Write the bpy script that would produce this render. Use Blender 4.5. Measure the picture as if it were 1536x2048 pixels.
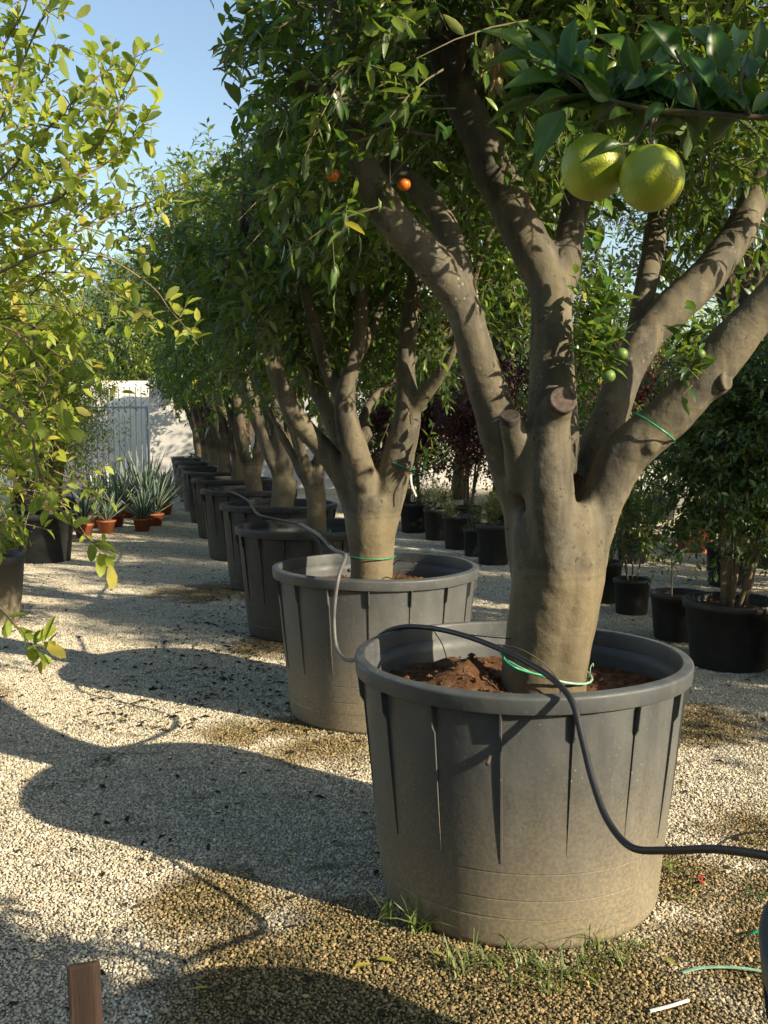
import bpy, math, random
import numpy as np
from mathutils import Vector, Matrix
R = math.radians
rng = np.random.default_rng(7)
random.seed(7)
S = bpy.context.scene
for o in list(bpy.data.objects): bpy.data.objects.remove(o)

# ------------------------------------------------------------------ camera
HC, PITCH, FPX = 1.564, .0888, 2040.0
cam = bpy.data.objects.new('camera', bpy.data.cameras.new('camera'))
S.collection.objects.link(cam)
cam.data.sensor_fit = 'VERTICAL'; cam.data.sensor_height = 36; cam.data.lens = 36*FPX/2048
cam.data.clip_start = .05; cam.data.clip_end = 600
cam.location = (0, 0, HC); cam.rotation_euler = (R(90)-PITCH, 0, 0)
S.camera = cam
# ------------------------------------------------------------------ light
SUN_EL = R(24.3); SX, SY = .836, -.549            # horizontal direction towards the sun
w = bpy.data.worlds.new('World'); S.world = w; w.use_nodes = True
nt = w.node_tree; bg = nt.nodes['Background']
sky = nt.nodes.new('ShaderNodeTexSky'); sky.sky_type = 'NISHITA'; sky.sun_disc = False
sky.sun_elevation = SUN_EL; sky.sun_rotation = math.atan2(SX, SY)
sky.air_density = 1.2; sky.dust_density = 1.2; sky.ozone_density = 1.0; sky.altitude = 50
nt.links.new(sky.outputs[0], bg.inputs[0]); bg.inputs[1].default_value = .108
sl = bpy.data.lights.new('sun', 'SUN'); sl.energy = 5.0; sl.angle = R(.55); sl.color = (1, .86, .64)
sun = bpy.data.objects.new('sun', sl); S.collection.objects.link(sun)
sdir = Vector((SX*math.cos(SUN_EL), SY*math.cos(SUN_EL), math.sin(SUN_EL)))
sun.rotation_euler = sdir.to_track_quat('Z', 'Y').to_euler()
sun.location = sdir*30
S.view_settings.view_transform = 'Standard'; S.view_settings.look = 'None'
S.view_settings.exposure = 0.92; S.view_settings.gamma = 1; S.view_settings.use_curve_mapping = False
S.cycles.use_adaptive_sampling = True; S.cycles.adaptive_threshold = .02
S.cycles.max_bounces = 7; S.cycles.transparent_max_bounces = 4; S.cycles.diffuse_bounces = 4
S.cycles.glossy_bounces = 2; S.cycles.transmission_bounces = 4; S.cycles.use_denoising = True
S.cycles.caustics_reflective = False; S.cycles.caustics_refractive = False

# ------------------------------------------------------------------ helpers
cp, sp = math.cos(PITCH), math.sin(PITCH)
def ray(px, py):
    X = (px-768)/FPX; Y = -(py-1024)/FPX
    return np.array([X, cp+Y*sp, -sp+Y*cp])
def at(px, py, y):                                  # the point of the picture ray at depth y
    r = ray(px, py); return np.array([0, 0, HC])+r*(y/r[1])
def gp(px, py, z=0.0):
    r = ray(px, py); return np.array([0, 0, HC])+r*((z-HC)/r[2])
def proj(P):
    x, y, z = P[:, 0], P[:, 1], P[:, 2]-HC
    d = y*cp-z*sp; v = y*sp+z*cp
    d = np.where(np.abs(d) < 1e-4, 1e-4, d)
    return 768+FPX*x/d, 1024-FPX*v/d, d
def nrm(a):
    return a/np.maximum(np.linalg.norm(a, axis=-1, keepdims=True), 1e-9)
def link(o, parent=None):
    S.collection.objects.link(o)
    if parent is not None: o.parent = parent
    return o
def tag(o, label=None, cat=None, group=None, kind=None):
    if label: o['label'] = label
    if cat: o['category'] = cat
    if group: o['group'] = group
    if kind: o['kind'] = kind
    return o
def thing(name, label, cat, loc=(0, 0, 0), group=None, rz=0):
    o = bpy.data.objects.new(name, None); o.empty_display_size = .2
    o.location = loc; o.rotation_euler = (0, 0, rz); link(o)
    return tag(o, label, cat, group)
def mesh_data(name, V, F, mat=None, smooth=True, attr=None):
    """F: list of (n,k) int arrays"""
    me = bpy.data.meshes.new(name)
    V = np.asarray(V, dtype=np.float32); F = [np.asarray(f, dtype=np.int32) for f in F if len(f)]
    me.vertices.add(len(V)); me.vertices.foreach_set('co', V.ravel())
    nl = sum(f.size for f in F); nf = sum(len(f) for f in F)
    me.loops.add(nl); me.polygons.add(nf)
    me.loops.foreach_set('vertex_index', np.concatenate([f.ravel() for f in F]))
    tot = np.concatenate([np.full(len(f), f.shape[1], np.int32) for f in F])
    st = np.zeros(nf, np.int32); st[1:] = np.cumsum(tot)[:-1]
    me.polygons.foreach_set('loop_start', st); me.polygons.foreach_set('loop_total', tot)
    me.polygons.foreach_set('use_smooth', np.full(nf, bool(smooth)))
    me.update(calc_edges=True)
    if attr:
        for k, a in attr.items():
            at_ = me.attributes.new(k, 'FLOAT', 'POINT'); at_.data.foreach_set('value', np.asarray(a, dtype=np.float32))
    me.validate()
    if mat: me.materials.append(mat)
    return me
def obj(name, me, parent=None, loc=None):
    o = bpy.data.objects.new(name, me); link(o, parent)
    if loc is not None: o.location = loc
    return o
class MB:                                           # collects pieces into one mesh
    def __init__(s): s.V = []; s.Q = []; s.T = []; s.n = 0
    def add(s, V, Q=None, T=None):
        V = np.asarray(V, float)
        if Q is not None and len(Q): s.Q.append(np.asarray(Q)+s.n)
        if T is not None and len(T): s.T.append(np.asarray(T)+s.n)
        s.V.append(V); s.n += len(V)
    def tube(s, P, rad, seg=8, cap=True):
        V, Q, T = tube(P, rad, seg, cap); s.add(V, Q, T)
    def box(s, c, d, rz=0):
        c = np.array(c, float); d = np.array(d, float)/2
        V = np.array([[x, y, z] for x in (-1, 1) for y in (-1, 1) for z in (-1, 1)])*d
        ca, sa = math.cos(rz), math.sin(rz)
        V = np.stack([V[:, 0]*ca-V[:, 1]*sa, V[:, 0]*sa+V[:, 1]*ca, V[:, 2]], 1)+c
        s.add(V, [[0, 1, 3, 2], [4, 6, 7, 5], [0, 4, 5, 1], [2, 3, 7, 6], [0, 2, 6, 4], [1, 5, 7, 3]])
    def data(s, name, mat, smooth=True):
        F = []
        if s.Q: F.append(np.concatenate(s.Q))
        if s.T: F.append(np.concatenate(s.T))
        return mesh_data(name, np.concatenate(s.V), F, mat, smooth)
    def build(s, name, mat, parent=None, smooth=True):
        return obj(name, s.data(name, mat, smooth), parent)
def tube(P, rad, seg=8, cap=True):
    P = np.asarray(P, float); n = len(P); rad = np.broadcast_to(np.asarray(rad, float), (n,))
    t = nrm(np.gradient(P, axis=0))
    ref = np.array([0, 0, 1.0]) if abs(t[0][2]) < .9 else np.array([1.0, 0, 0])
    a = nrm(np.cross(t[0], ref)); rings = []
    ang = np.linspace(0, 2*np.pi, seg, endpoint=False)
    for i in range(n):
        a = a-t[i]*np.dot(a, t[i]); a = nrm(a); b = np.cross(t[i], a)
        rings.append(P[i]+rad[i]*(np.cos(ang)[:, None]*a+np.sin(ang)[:, None]*b))
    V = np.concatenate(rings); i = np.arange(n-1)[:, None]*seg; j = np.arange(seg)[None]; k = (j+1) % seg
    Q = np.stack([i+j, i+k, i+seg+k, i+seg+j], -1).reshape(-1, 4); T = []
    if cap:
        V = np.concatenate([V, P[:1], P[-1:]]); m = n*seg
        T = [[m, (q+1) % seg, q] for q in range(seg)]+[[m+1, (n-1)*seg+q, (n-1)*seg+(q+1) % seg] for q in range(seg)]
    return V, Q, T
def spline(P, k=6):
    """Catmull-Rom through the rows of P (any number of columns)"""
    P = np.asarray(P, float)
    if len(P) < 3:
        t = np.linspace(0, 1, k+1)[:, None]; return P[0]*(1-t)+P[-1]*t
    E = np.concatenate([[2*P[0]-P[1]], P, [2*P[-1]-P[-2]]]); out = []
    for i in range(len(P)-1):
        p0, p1, p2, p3 = E[i:i+4]
        for t in np.arange(k)/k:
            out.append(.5*((2*p1)+(-p0+p2)*t+(2*p0-5*p1+4*p2-p3)*t*t+(-p0+3*p1-3*p2+p3)*t**3))
    out.append(P[-1]); return np.array(out)
def lathe(prof, seg=64, jit=None):
    """prof rows (r, z)"""
    prof = np.asarray(prof, float); n = len(prof); a = np.linspace(0, 2*np.pi, seg, endpoint=False)
    V = np.stack([prof[:, 0][:, None]*np.cos(a), prof[:, 0][:, None]*np.sin(a), np.repeat(prof[:, 1][:, None], seg, 1)], -1).reshape(-1, 3)
    i = np.arange(n-1)[:, None]*seg; j = np.arange(seg)[None]; k = (j+1) % seg
    return V, np.stack([i+j, i+k, i+seg+k, i+seg+j], -1).reshape(-1, 4)

# ------------------------------------------------------------------ materials
def mat_base(name):
    m = bpy.data.materials.new(name); m.use_nodes = True
    return m, m.node_tree.nodes, m.node_tree.links, m.node_tree.nodes['Principled BSDF']
def ramp(N, L, src, stops, interp='LINEAR'):
    r = N.new('ShaderNodeValToRGB'); r.color_ramp.interpolation = interp
    e = r.color_ramp.elements
    while len(e) < len(stops): e.new(.5)
    for q, (p, c) in zip(e, stops): q.position = p; q.color = (*c, 1) if len(c) == 3 else c
    L.new(src, r.inputs[0]); return r.outputs[0]
def noise(N, L, scale, detail=4, co=None, rough=.55, dist=0):
    n = N.new('ShaderNodeTexNoise'); n.inputs['Scale'].default_value = scale
    n.inputs['Detail'].default_value = detail; n.inputs['Roughness'].default_value = rough
    n.inputs['Distortion'].default_value = dist
    if co is not None: L.new(co, n.inputs['Vector'])
    return n.outputs[0]
def mapping(N, L, co, scale):
    m = N.new('ShaderNodeMapping'); m.inputs['Scale'].default_value = scale; L.new(co, m.inputs['Vector']); return m.outputs[0]
def mix(N, L, fac, a, b, mode='MIX'):
    m = N.new('ShaderNodeMix'); m.data_type = 'RGBA'; m.blend_type = mode
    for i, v in ((0, fac), (6, a), (7, b)):
        if isinstance(v, (int, float)): m.inputs[i].default_value = v
        elif isinstance(v, tuple): m.inputs[i].default_value = (*v, 1)
        else: L.new(v, m.inputs[i])
    return m.outputs[2]
def math_(N, L, op, a, b=None):
    m = N.new('ShaderNodeMath'); m.operation = op
    for i, v in ((0, a), (1, b)):
        if v is None: continue
        if isinstance(v, (int, float)): m.inputs[i].default_value = v
        else: L.new(v, m.inputs[i])
    return m.outputs[0]
def bump(N, L, h, strength, dist, b, prev=None):
    n = N.new('ShaderNodeBump'); n.inputs['Strength'].default_value = strength; n.inputs['Distance'].default_value = dist
    L.new(h, n.inputs['Height'])
    if prev is not None: L.new(prev, n.inputs['Normal'])
    if b is not None: L.new(n.outputs[0], b.inputs['Normal'])
    return n.outputs[0]
def coords(N, which='Object'):
    return N.new('ShaderNodeTexCoord').outputs[which]
def geo_pos(N): return N.new('ShaderNodeNewGeometry').outputs['Position']
def simple(name, c, rough=.6, var=.25, scale=8, bumpd=0, metal=0, spec=.5):
    m, N, L, b = mat_base(name); co = coords(N)
    n = noise(N, L, scale, 5, co)
    d = tuple(x*(1-var) for x in c); e = tuple(min(1, x*(1+var)) for x in c)
    L.new(ramp(N, L, n, [(.3, d), (.7, e)]), b.inputs['Base Color'])
    b.inputs['Roughness'].default_value = rough; b.inputs['Metallic'].default_value = metal
    b.inputs['Specular IOR Level'].default_value = spec
    if bumpd: bump(N, L, noise(N, L, scale*6, 4, co), .5, bumpd, b)
    return m
def leaf_mat(name, stops, trans=.3, rough=.42, spec=.45, tcol=None, under=.35):
    m, N, L, b = mat_base(name)
    a = N.new('ShaderNodeAttribute'); a.attribute_name = 'rnd'
    oi = N.new('ShaderNodeObjectInfo')
    r = math_(N, L, 'FRACT', math_(N, L, 'ADD', a.outputs['Fac'], oi.outputs['Random']))
    c = ramp(N, L, r, stops)
    rb = N.new('ShaderNodeAttribute'); rb.attribute_name = 'rib'
    c = mix(N, L, math_(N, L, 'MULTIPLY', math_(N, L, 'POWER', rb.outputs['Fac'], 9.0), .55), c, (.30, .38, .12))
    n = noise(N, L, 30, 2, coords(N, 'Object'))
    c = mix(N, L, .35, c, ramp(N, L, n, [(.3, (.45, .45, .45)), (.7, (1, 1, 1))]), 'MULTIPLY')
    geo = N.new('ShaderNodeNewGeometry')
    c2 = mix(N, L, geo.outputs['Backfacing'], c, mix(N, L, under, c, (.30, .36, .20)))   # paler undersides
    L.new(c2, b.inputs['Base Color'])
    b.inputs['Roughness'].default_value = rough; b.inputs['Specular IOR Level'].default_value = spec
    tr = N.new('ShaderNodeBsdfTranslucent')
    L.new(mix(N, L, .7, c, tcol or (.55, .75, .08), 'MULTIPLY') if False else mix(N, L, .45, c, tcol or (.35, .5, .03)), tr.inputs[0])
    ms = N.new('ShaderNodeMixShader'); ms.inputs[0].default_value = trans
    L.new(b.outputs[0], ms.inputs[1]); L.new(tr.outputs[0], ms.inputs[2])
    L.new(ms.outputs[0], N['Material Output'].inputs[0])
    return m
M = {}
M['citrus_leaf'] = leaf_mat('citrus_leaf', [(0, (.016, .050, .014)), (.5, (.038, .100, .018)), (.85, (.10, .20, .026)), (.97, (.20, .28, .035)), (1, (.45, .36, .03))], .40, .34)
M['pomelo_leaf'] = leaf_mat('pomelo_leaf', [(0, (.024, .090, .014)), (.6, (.050, .150, .018)), (1, (.13, .25, .025))], .32, .36, .45, under=.12)
M['citrus_bright'] = leaf_mat('young_citrus_leaf', [(0, (.035, .085, .016)), (.4, (.09, .17, .022)), (.85, (.20, .29, .035)), (1, (.38, .38, .04))], .42, .36)
M['shrub_leaf'] = leaf_mat('yellow_green_leaf', [(0, (.19, .27, .03)), (.5, (.32, .42, .045)), (.85, (.46, .50, .07)), (1, (.58, .46, .08))], .5, .5, tcol=(.55, .68, .05))
M['olive_leaf'] = leaf_mat('small_shrub_leaf', [(0, (.04, .08, .02)), (.6, (.10, .17, .03)), (1, (.22, .26, .05))], .4)
M['grey_leaf'] = leaf_mat('grey_green_leaf', [(0, (.06, .10, .06)), (1, (.16, .21, .13))], .25)
M['purple_leaf'] = leaf_mat('purple_leaf', [(0, (.025, .006, .010)), (.7, (.07, .012, .02)), (1, (.20, .02, .025))], .3, tcol=(.3, .02, .02))
M['dark_leaf'] = leaf_mat('dark_green_leaf', [(0, (.010, .036, .012)), (.6, (.025, .068, .016)), (1, (.07, .14, .03))], .22)
M['pale_leaf'] = leaf_mat('pale_leaf', [(0, (.13, .19, .05)), (1, (.34, .38, .14))], .42)
M['lime_leaf'] = leaf_mat('lime_needles', [(0, (.14, .20, .03)), (1, (.36, .40, .06))], .35)
M['pine_leaf'] = leaf_mat('pine_needles', [(0, (.08, .14, .025)), (1, (.20, .28, .05))], .25)
M['grass'] = leaf_mat('grass_blade', [(0, (.10, .17, .03)), (1, (.26, .32, .08))], .35)
M['dry_leaf'] = leaf_mat('dry_leaf', [(0, (.30, .17, .08)), (1, (.55, .38, .20))], .25, .7, tcol=(.5, .3, .1))
M['litter'] = leaf_mat('leaf_litter', [(0, (.018, .014, .01)), (.75, (.05, .035, .02)), (1, (.22, .17, .05))], .05, .8, .2, tcol=(.1, .06, .02))
M['yellow_leaf'] = leaf_mat('yellow_fallen_leaf', [(0, (.50, .44, .07)), (1, (.38, .40, .07))], .25, tcol=(.5, .4, .05))

def bark(name, c0, c1, warm):
    m, N, L, b = mat_base(name); P = geo_pos(N)
    n = noise(N, L, 5, 6, mapping(N, L, P, (1, 1, .45)), .6, .4)
    c = ramp(N, L, n, [(.3, c0), (.5, tuple((a+q)/2 for a, q in zip(c0, c1))), (.7, c1)])
    st = noise(N, L, 9, 3, mapping(N, L, P, (1.6, 1.6, .22)), .6)
    c = mix(N, L, ramp(N, L, st, [(.42, (0, 0, 0)), (.62, (.75, .75, .75))]), c, warm)
    v = N.new('ShaderNodeTexVoronoi'); v.inputs['Scale'].default_value = 34; v.inputs['Randomness'].default_value = 1
    L.new(mapping(N, L, P, (1, 1, .8)), v.inputs['Vector'])
    gate = noise(N, L, 3.2, 2, P)
    sp_ = math_(N, L, 'MULTIPLY', ramp(N, L, math_(N, L, 'ADD', v.outputs['Distance'], math_(N, L, 'MULTIPLY', noise(N, L, 60, 3, P), .3)), [(.22, (1, 1, 1)), (.30, (0, 0, 0))]), ramp(N, L, gate, [(.45, (0, 0, 0)), (.62, (.75, .75, .75))]))
    c = mix(N, L, sp_, c, (.27, .25, .20))
    pat = noise(N, L, 14, 5, P, .65)
    c = mix(N, L, ramp(N, L, pat, [(.55, (0, 0, 0)), (.72, (.6, .6, .6))]), c, (.20, .18, .135))
    dk = noise(N, L, 40, 3, P)
    c = mix(N, L, ramp(N, L, dk, [(.62, (0, 0, 0)), (.72, (.75, .75, .75))]), c, (.03, .024, .016))
    sz = N.new('ShaderNodeSeparateXYZ'); L.new(P, sz.inputs[0])
    zz = math_(N, L, 'ADD', sz.outputs[2], math_(N, L, 'MULTIPLY', math_(N, L, 'SUBTRACT', n, .5), .06))
    lowb = ramp(N, L, math_(N, L, 'SUBTRACT', zz, .6), [(.455, (1, 1, 1)), (.472, (.25, .25, .25)), (.476, (.9, .9, .9)), (.50, (0, 0, 0))])
    c = mix(N, L, math_(N, L, 'MULTIPLY', lowb, .5), c, (.20, .16, .09))
    L.new(c, b.inputs['Base Color']); b.inputs['Roughness'].default_value = .78; b.inputs['Specular IOR Level'].default_value = .25
    h = math_(N, L, 'ADD', noise(N, L, 22, 6, mapping(N, L, P, (.7, .7, 3.0)), .65), math_(N, L, 'MULTIPLY', noise(N, L, 70, 4, P, .7), .6))
    h2 = noise(N, L, 9, 4, P)
    p = bump(N, L, h, .28, .004, None); bump(N, L, h2, .6, .02, b, p)
    return m
M['bark'] = bark('smooth_grey_bark', (.048, .043, .033), (.125, .112, .083), (.160, .134, .084))
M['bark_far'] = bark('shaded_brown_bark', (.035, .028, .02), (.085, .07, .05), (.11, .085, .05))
M['bark_dark'] = bark('dark_bark', (.05, .04, .03), (.12, .095, .065), (.12, .09, .06))
M['twig'] = simple('twig', (.12, .10, .05), .7, .3, 20)
M['twig_red'] = simple('brown_twig', (.15, .11, .065), .6, .3, 20)
M['cut'] = simple('cut_wood', (.072, .050, .038), .8, .45, 60, .002)
M['cut_dark'] = simple('dark_cut_wood', (.035, .025, .02), .8, .4, 50, .002)

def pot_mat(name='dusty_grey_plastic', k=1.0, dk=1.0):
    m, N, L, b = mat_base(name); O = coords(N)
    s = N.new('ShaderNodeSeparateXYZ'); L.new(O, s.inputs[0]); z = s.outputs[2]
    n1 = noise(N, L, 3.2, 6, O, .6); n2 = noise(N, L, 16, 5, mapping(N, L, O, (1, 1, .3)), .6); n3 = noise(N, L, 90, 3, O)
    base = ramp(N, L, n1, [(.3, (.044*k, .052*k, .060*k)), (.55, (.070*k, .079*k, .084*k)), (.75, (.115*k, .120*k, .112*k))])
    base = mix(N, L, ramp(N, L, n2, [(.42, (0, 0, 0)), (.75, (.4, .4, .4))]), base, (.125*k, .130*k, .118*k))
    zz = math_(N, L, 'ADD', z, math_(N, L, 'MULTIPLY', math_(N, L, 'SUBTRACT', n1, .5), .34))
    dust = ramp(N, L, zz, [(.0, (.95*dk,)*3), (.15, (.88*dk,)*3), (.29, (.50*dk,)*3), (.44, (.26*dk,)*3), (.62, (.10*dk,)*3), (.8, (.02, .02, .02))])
    spk = ramp(N, L, n3, [(.4, (.55, .55, .55)), (.62, (1, 1, 1))])
    c = mix(N, L, mix(N, L, 1.0, dust, spk, 'MULTIPLY'), base, (.27, .225, .145))
    v = N.new('ShaderNodeTexVoronoi'); v.inputs['Scale'].default_value = 55; L.new(O, v.inputs['Vector'])
    sp_ = math_(N, L, 'MULTIPLY', math_(N, L, 'LESS_THAN', v.outputs['Distance'], .12), ramp(N, L, noise(N, L, 5, 3, O), [(.5, (0, 0, 0)), (.62, (.8, .8, .8))]))
    c = mix(N, L, sp_, c, (.30, .29, .25))
    L.new(c, b.inputs['Base Color'])
    L.new(ramp(N, L, n2, [(.3, (.42,)*3), (.7, (.68,)*3)]), b.inputs['Roughness'])
    b.inputs['Specular IOR Level'].default_value = .42
    p = bump(N, L, n3, .25, .0015, None); bump(N, L, n1, .3, .02, b, p)
    return m
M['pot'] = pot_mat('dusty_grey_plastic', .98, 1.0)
M['pot_shade'] = pot_mat('shaded_grey_plastic', .28, .22)  # same plastic, darkened in colour to stand for shade on the far pots
M['pot_dark'] = simple('black_plastic', (.022, .023, .024), .55, .4, 12, .001)
M['terracotta'] = simple('terracotta', (.42, .13, .055), .75, .22, 14, .001)
M['hose'] = simple('black_rubber', (.017, .018, .020), .5, .3, 15, .0006)
M['hose_grey'] = simple('grey_rubber', (.10, .10, .098), .55, .3, 15, .0006)
M['wire'] = simple('thin_black_tube', (.012, .012, .012), .5, .2, 10)
M['tie'] = simple('green_plastic', (.02, .24, .12), .4, .3, 40)
M['tie_pale'] = simple('pale_green_plastic', (.25, .46, .33), .4, .2, 40)
M['white'] = simple('white_plastic', (.72, .72, .70), .5, .08, 10)
M['tag_blue'] = simple('blue_grey_plastic', (.42, .50, .62), .5, .1, 10)
def stake_mat():
    m, N, L, b = mat_base('weathered_wood'); P = geo_pos(N)
    n = noise(N, L, 60, 6, mapping(N, L, P, (1, 1, .06)), .7, .3); n2 = noise(N, L, 9, 4, P)
    c = ramp(N, L, n, [(.3, (.012, .008, .006)), (.5, (.032, .019, .013)), (.7, (.075, .046, .032))])
    c = mix(N, L, ramp(N, L, n2, [(.45, (0, 0, 0)), (.7, (.6, .6, .6))]), c, (.055, .028, .019))
    L.new(c, b.inputs['Base Color']); b.inputs['Roughness'].default_value = .85; bump(N, L, n, .8, .004, b); return m
M['stakewood'] = stake_mat()
M['metal'] = simple('blue_grey_metal', (.34, .38, .44), .55, .2, 6, .0005)
M['red'] = simple('red_petal', (.45, .02, .015), .6, .3, 30)

def soil_mat():
    m, N, L, b = mat_base('brown_soil'); P = geo_pos(N)
    n = noise(N, L, 26, 6, P, .7)
    L.new(ramp(N, L, n, [(.3, (.045, .022, .012)), (.5, (.12, .062, .032)), (.72, (.24, .135, .075))]), b.inputs['Base Color'])
    b.inputs['Roughness'].default_value = .95; b.inputs['Specular IOR Level'].default_value = .1
    bump(N, L, noise(N, L, 90, 5, P, .7), 1, .01, b)
    return m
M['soil'] = soil_mat()

# dirt patches on the gravel: (x, y, radius)
POTS = [(.455-.5*(i-1), 3.34+2.083*(i-1)) for i in range(1, 11)]
POT0 = (1.09, 1.30)
DIRT = [(.0, 2.6, .62), (.5, 2.4, .7), (.2, 2.85, .45), (-.35, 2.8, .35), (-.55, 3.2, .3), (-.3, 4.75, .3), (-.75, 5.0, .25), (1.35, 3.0, .5), (1.5, 3.7, .35), (.25, 2.72, .42), (.62, 2.66, .42), (1.10, 2.80, .36), (.95, 3.4, .3), (-.12, 3.0, .30), (-.45, 5.1, .28), (-.75, 7.0, .42), (-1.6, 9.2, .6), (-.35, 2.55, .28), (.1, 2.3, .3),
        (-3.3, 7.0, .5), (1.6, 5.2, .5), (-2.4, 5.6, .35)]
def dirt_mask(N, L, P):
    cur = None
    for x, y, r in DIRT:
        vd = N.new('ShaderNodeVectorMath'); vd.operation = 'DISTANCE'; L.new(P, vd.inputs[0]); vd.inputs[1].default_value = (x, y, 0)
        d = math_(N, L, 'DIVIDE', vd.outputs['Value'], r)
        cur = d if cur is None else math_(N, L, 'MINIMUM', cur, d)
    n = noise(N, L, 4, 4, P, .65)
    cur = math_(N, L, 'ADD', cur, math_(N, L, 'MULTIPLY', math_(N, L, 'SUBTRACT', n, .5), 1.6))
    m1 = ramp(N, L, cur, [(.45, (1, 1, 1)), (.75, (.65, .65, .65)), (1.1, (0, 0, 0))])
    n2 = noise(N, L, .9, 5, P, .6)
    return math_(N, L, 'MAXIMUM', m1, ramp(N, L, n2, [(.60, (0, 0, 0)), (.74, (.55, .55, .55))]))
def ground_mat():
    m, N, L, b = mat_base('gravel_bed'); P = geo_pos(N)
    v = N.new('ShaderNodeTexVoronoi'); v.inputs['Scale'].default_value = 110; L.new(P, v.inputs['Vector'])
    c = ramp(N, L, v.outputs['Color'], [(0, (.24, .215, .165)), (.35, (.40, .365, .285)), (.7, (.54, .50, .39)), (1, (.66, .62, .50))])
    e = ramp(N, L, v.outputs['Distance'], [(.35, (1, 1, 1)), (.8, (.45, .42, .36))])
    c = mix(N, L, 1.0, c, e, 'MULTIPLY')
    dm = dirt_mask(N, L, P)
    soil = mix(N, L, ramp(N, L, noise(N, L, 3.1, 4, P, .6), [(.48, (0, 0, 0)), (.62, (.7, .7, .7))]), ramp(N, L, noise(N, L, 30, 5, P, .7), [(.3, (.045, .032, .012)), (.7, (.17, .12, .045))]), (.06, .075, .012))
    c = mix(N, L, math_(N, L, 'MULTIPLY', dm, .95), c, soil)
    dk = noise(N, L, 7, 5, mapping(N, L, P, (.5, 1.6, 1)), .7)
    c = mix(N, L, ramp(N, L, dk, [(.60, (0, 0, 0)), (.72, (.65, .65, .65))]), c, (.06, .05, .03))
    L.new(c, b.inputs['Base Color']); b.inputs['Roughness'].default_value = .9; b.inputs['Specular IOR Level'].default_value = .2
    bump(N, L, math_(N, L, 'SUBTRACT', 1.0, v.outputs['Distance']), .9, .008, b)
    return m
def stone_mat():
    m, N, L, b = mat_base('gravel_stone'); P = geo_pos(N)
    a = N.new('ShaderNodeAttribute'); a.attribute_name = 'rnd'
    f = math_(N, L, 'FRACT', math_(N, L, 'ADD', a.outputs['Fac'], noise(N, L, 2.3, 1, P)))
    c = ramp(N, L, f, [(0, (.26, .23, .17)), (.2, (.46, .41, .31)), (.5, (.63, .575, .44)), (.75, (.76, .71, .57)), (.9, (.54, .41, .25)), (1, (.30, .28, .24))])
    dm = dirt_mask(N, L, P)
    c = mix(N, L, math_(N, L, 'MULTIPLY', dm, .92), c, ramp(N, L, f, [(0, (.06, .045, .020)), (.3, (.11, .10, .035)), (.65, (.22, .145, .050)), (1, (.42, .31, .15))]))
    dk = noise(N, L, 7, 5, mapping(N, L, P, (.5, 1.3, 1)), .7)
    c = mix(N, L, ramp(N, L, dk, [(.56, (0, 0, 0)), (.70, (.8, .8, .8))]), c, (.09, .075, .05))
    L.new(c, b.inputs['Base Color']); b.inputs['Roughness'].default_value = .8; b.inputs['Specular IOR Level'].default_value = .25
    return m
M['ground'] = ground_mat(); M['stone'] = stone_mat()
def concrete_mat():
    m, N, L, b = mat_base('concrete_block'); O = geo_pos(N)
    oi = N.new('ShaderNodeObjectInfo')
    n = noise(N, L, 2.2, 6, O, .65)
    c = ramp(N, L, n, [(.3, (.46, .46, .45)), (.7, (.66, .64, .58))])
    c = mix(N, L, .5, c, ramp(N, L, oi.outputs['Random'], [(0, (.84, .84, .84)), (1, (1, 1, 1))]), 'MULTIPLY')
    L.new(c, b.inputs['Base Color']); b.inputs['Roughness'].default_value = .9
    bump(N, L, noise(N, L, 30, 4, O), .3, .004, b)
    return m
M['concrete'] = concrete_mat()
M['mortar'] = simple('mortar', (.33, .32, .30), .9, .15, 5)
M['cream'] = simple('cream_render', (.86, .81, .70), .85, .1, 1.2, .003)
M['clay'] = simple('orange_clay', (.45, .17, .08), .7, .2, 6)

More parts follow.
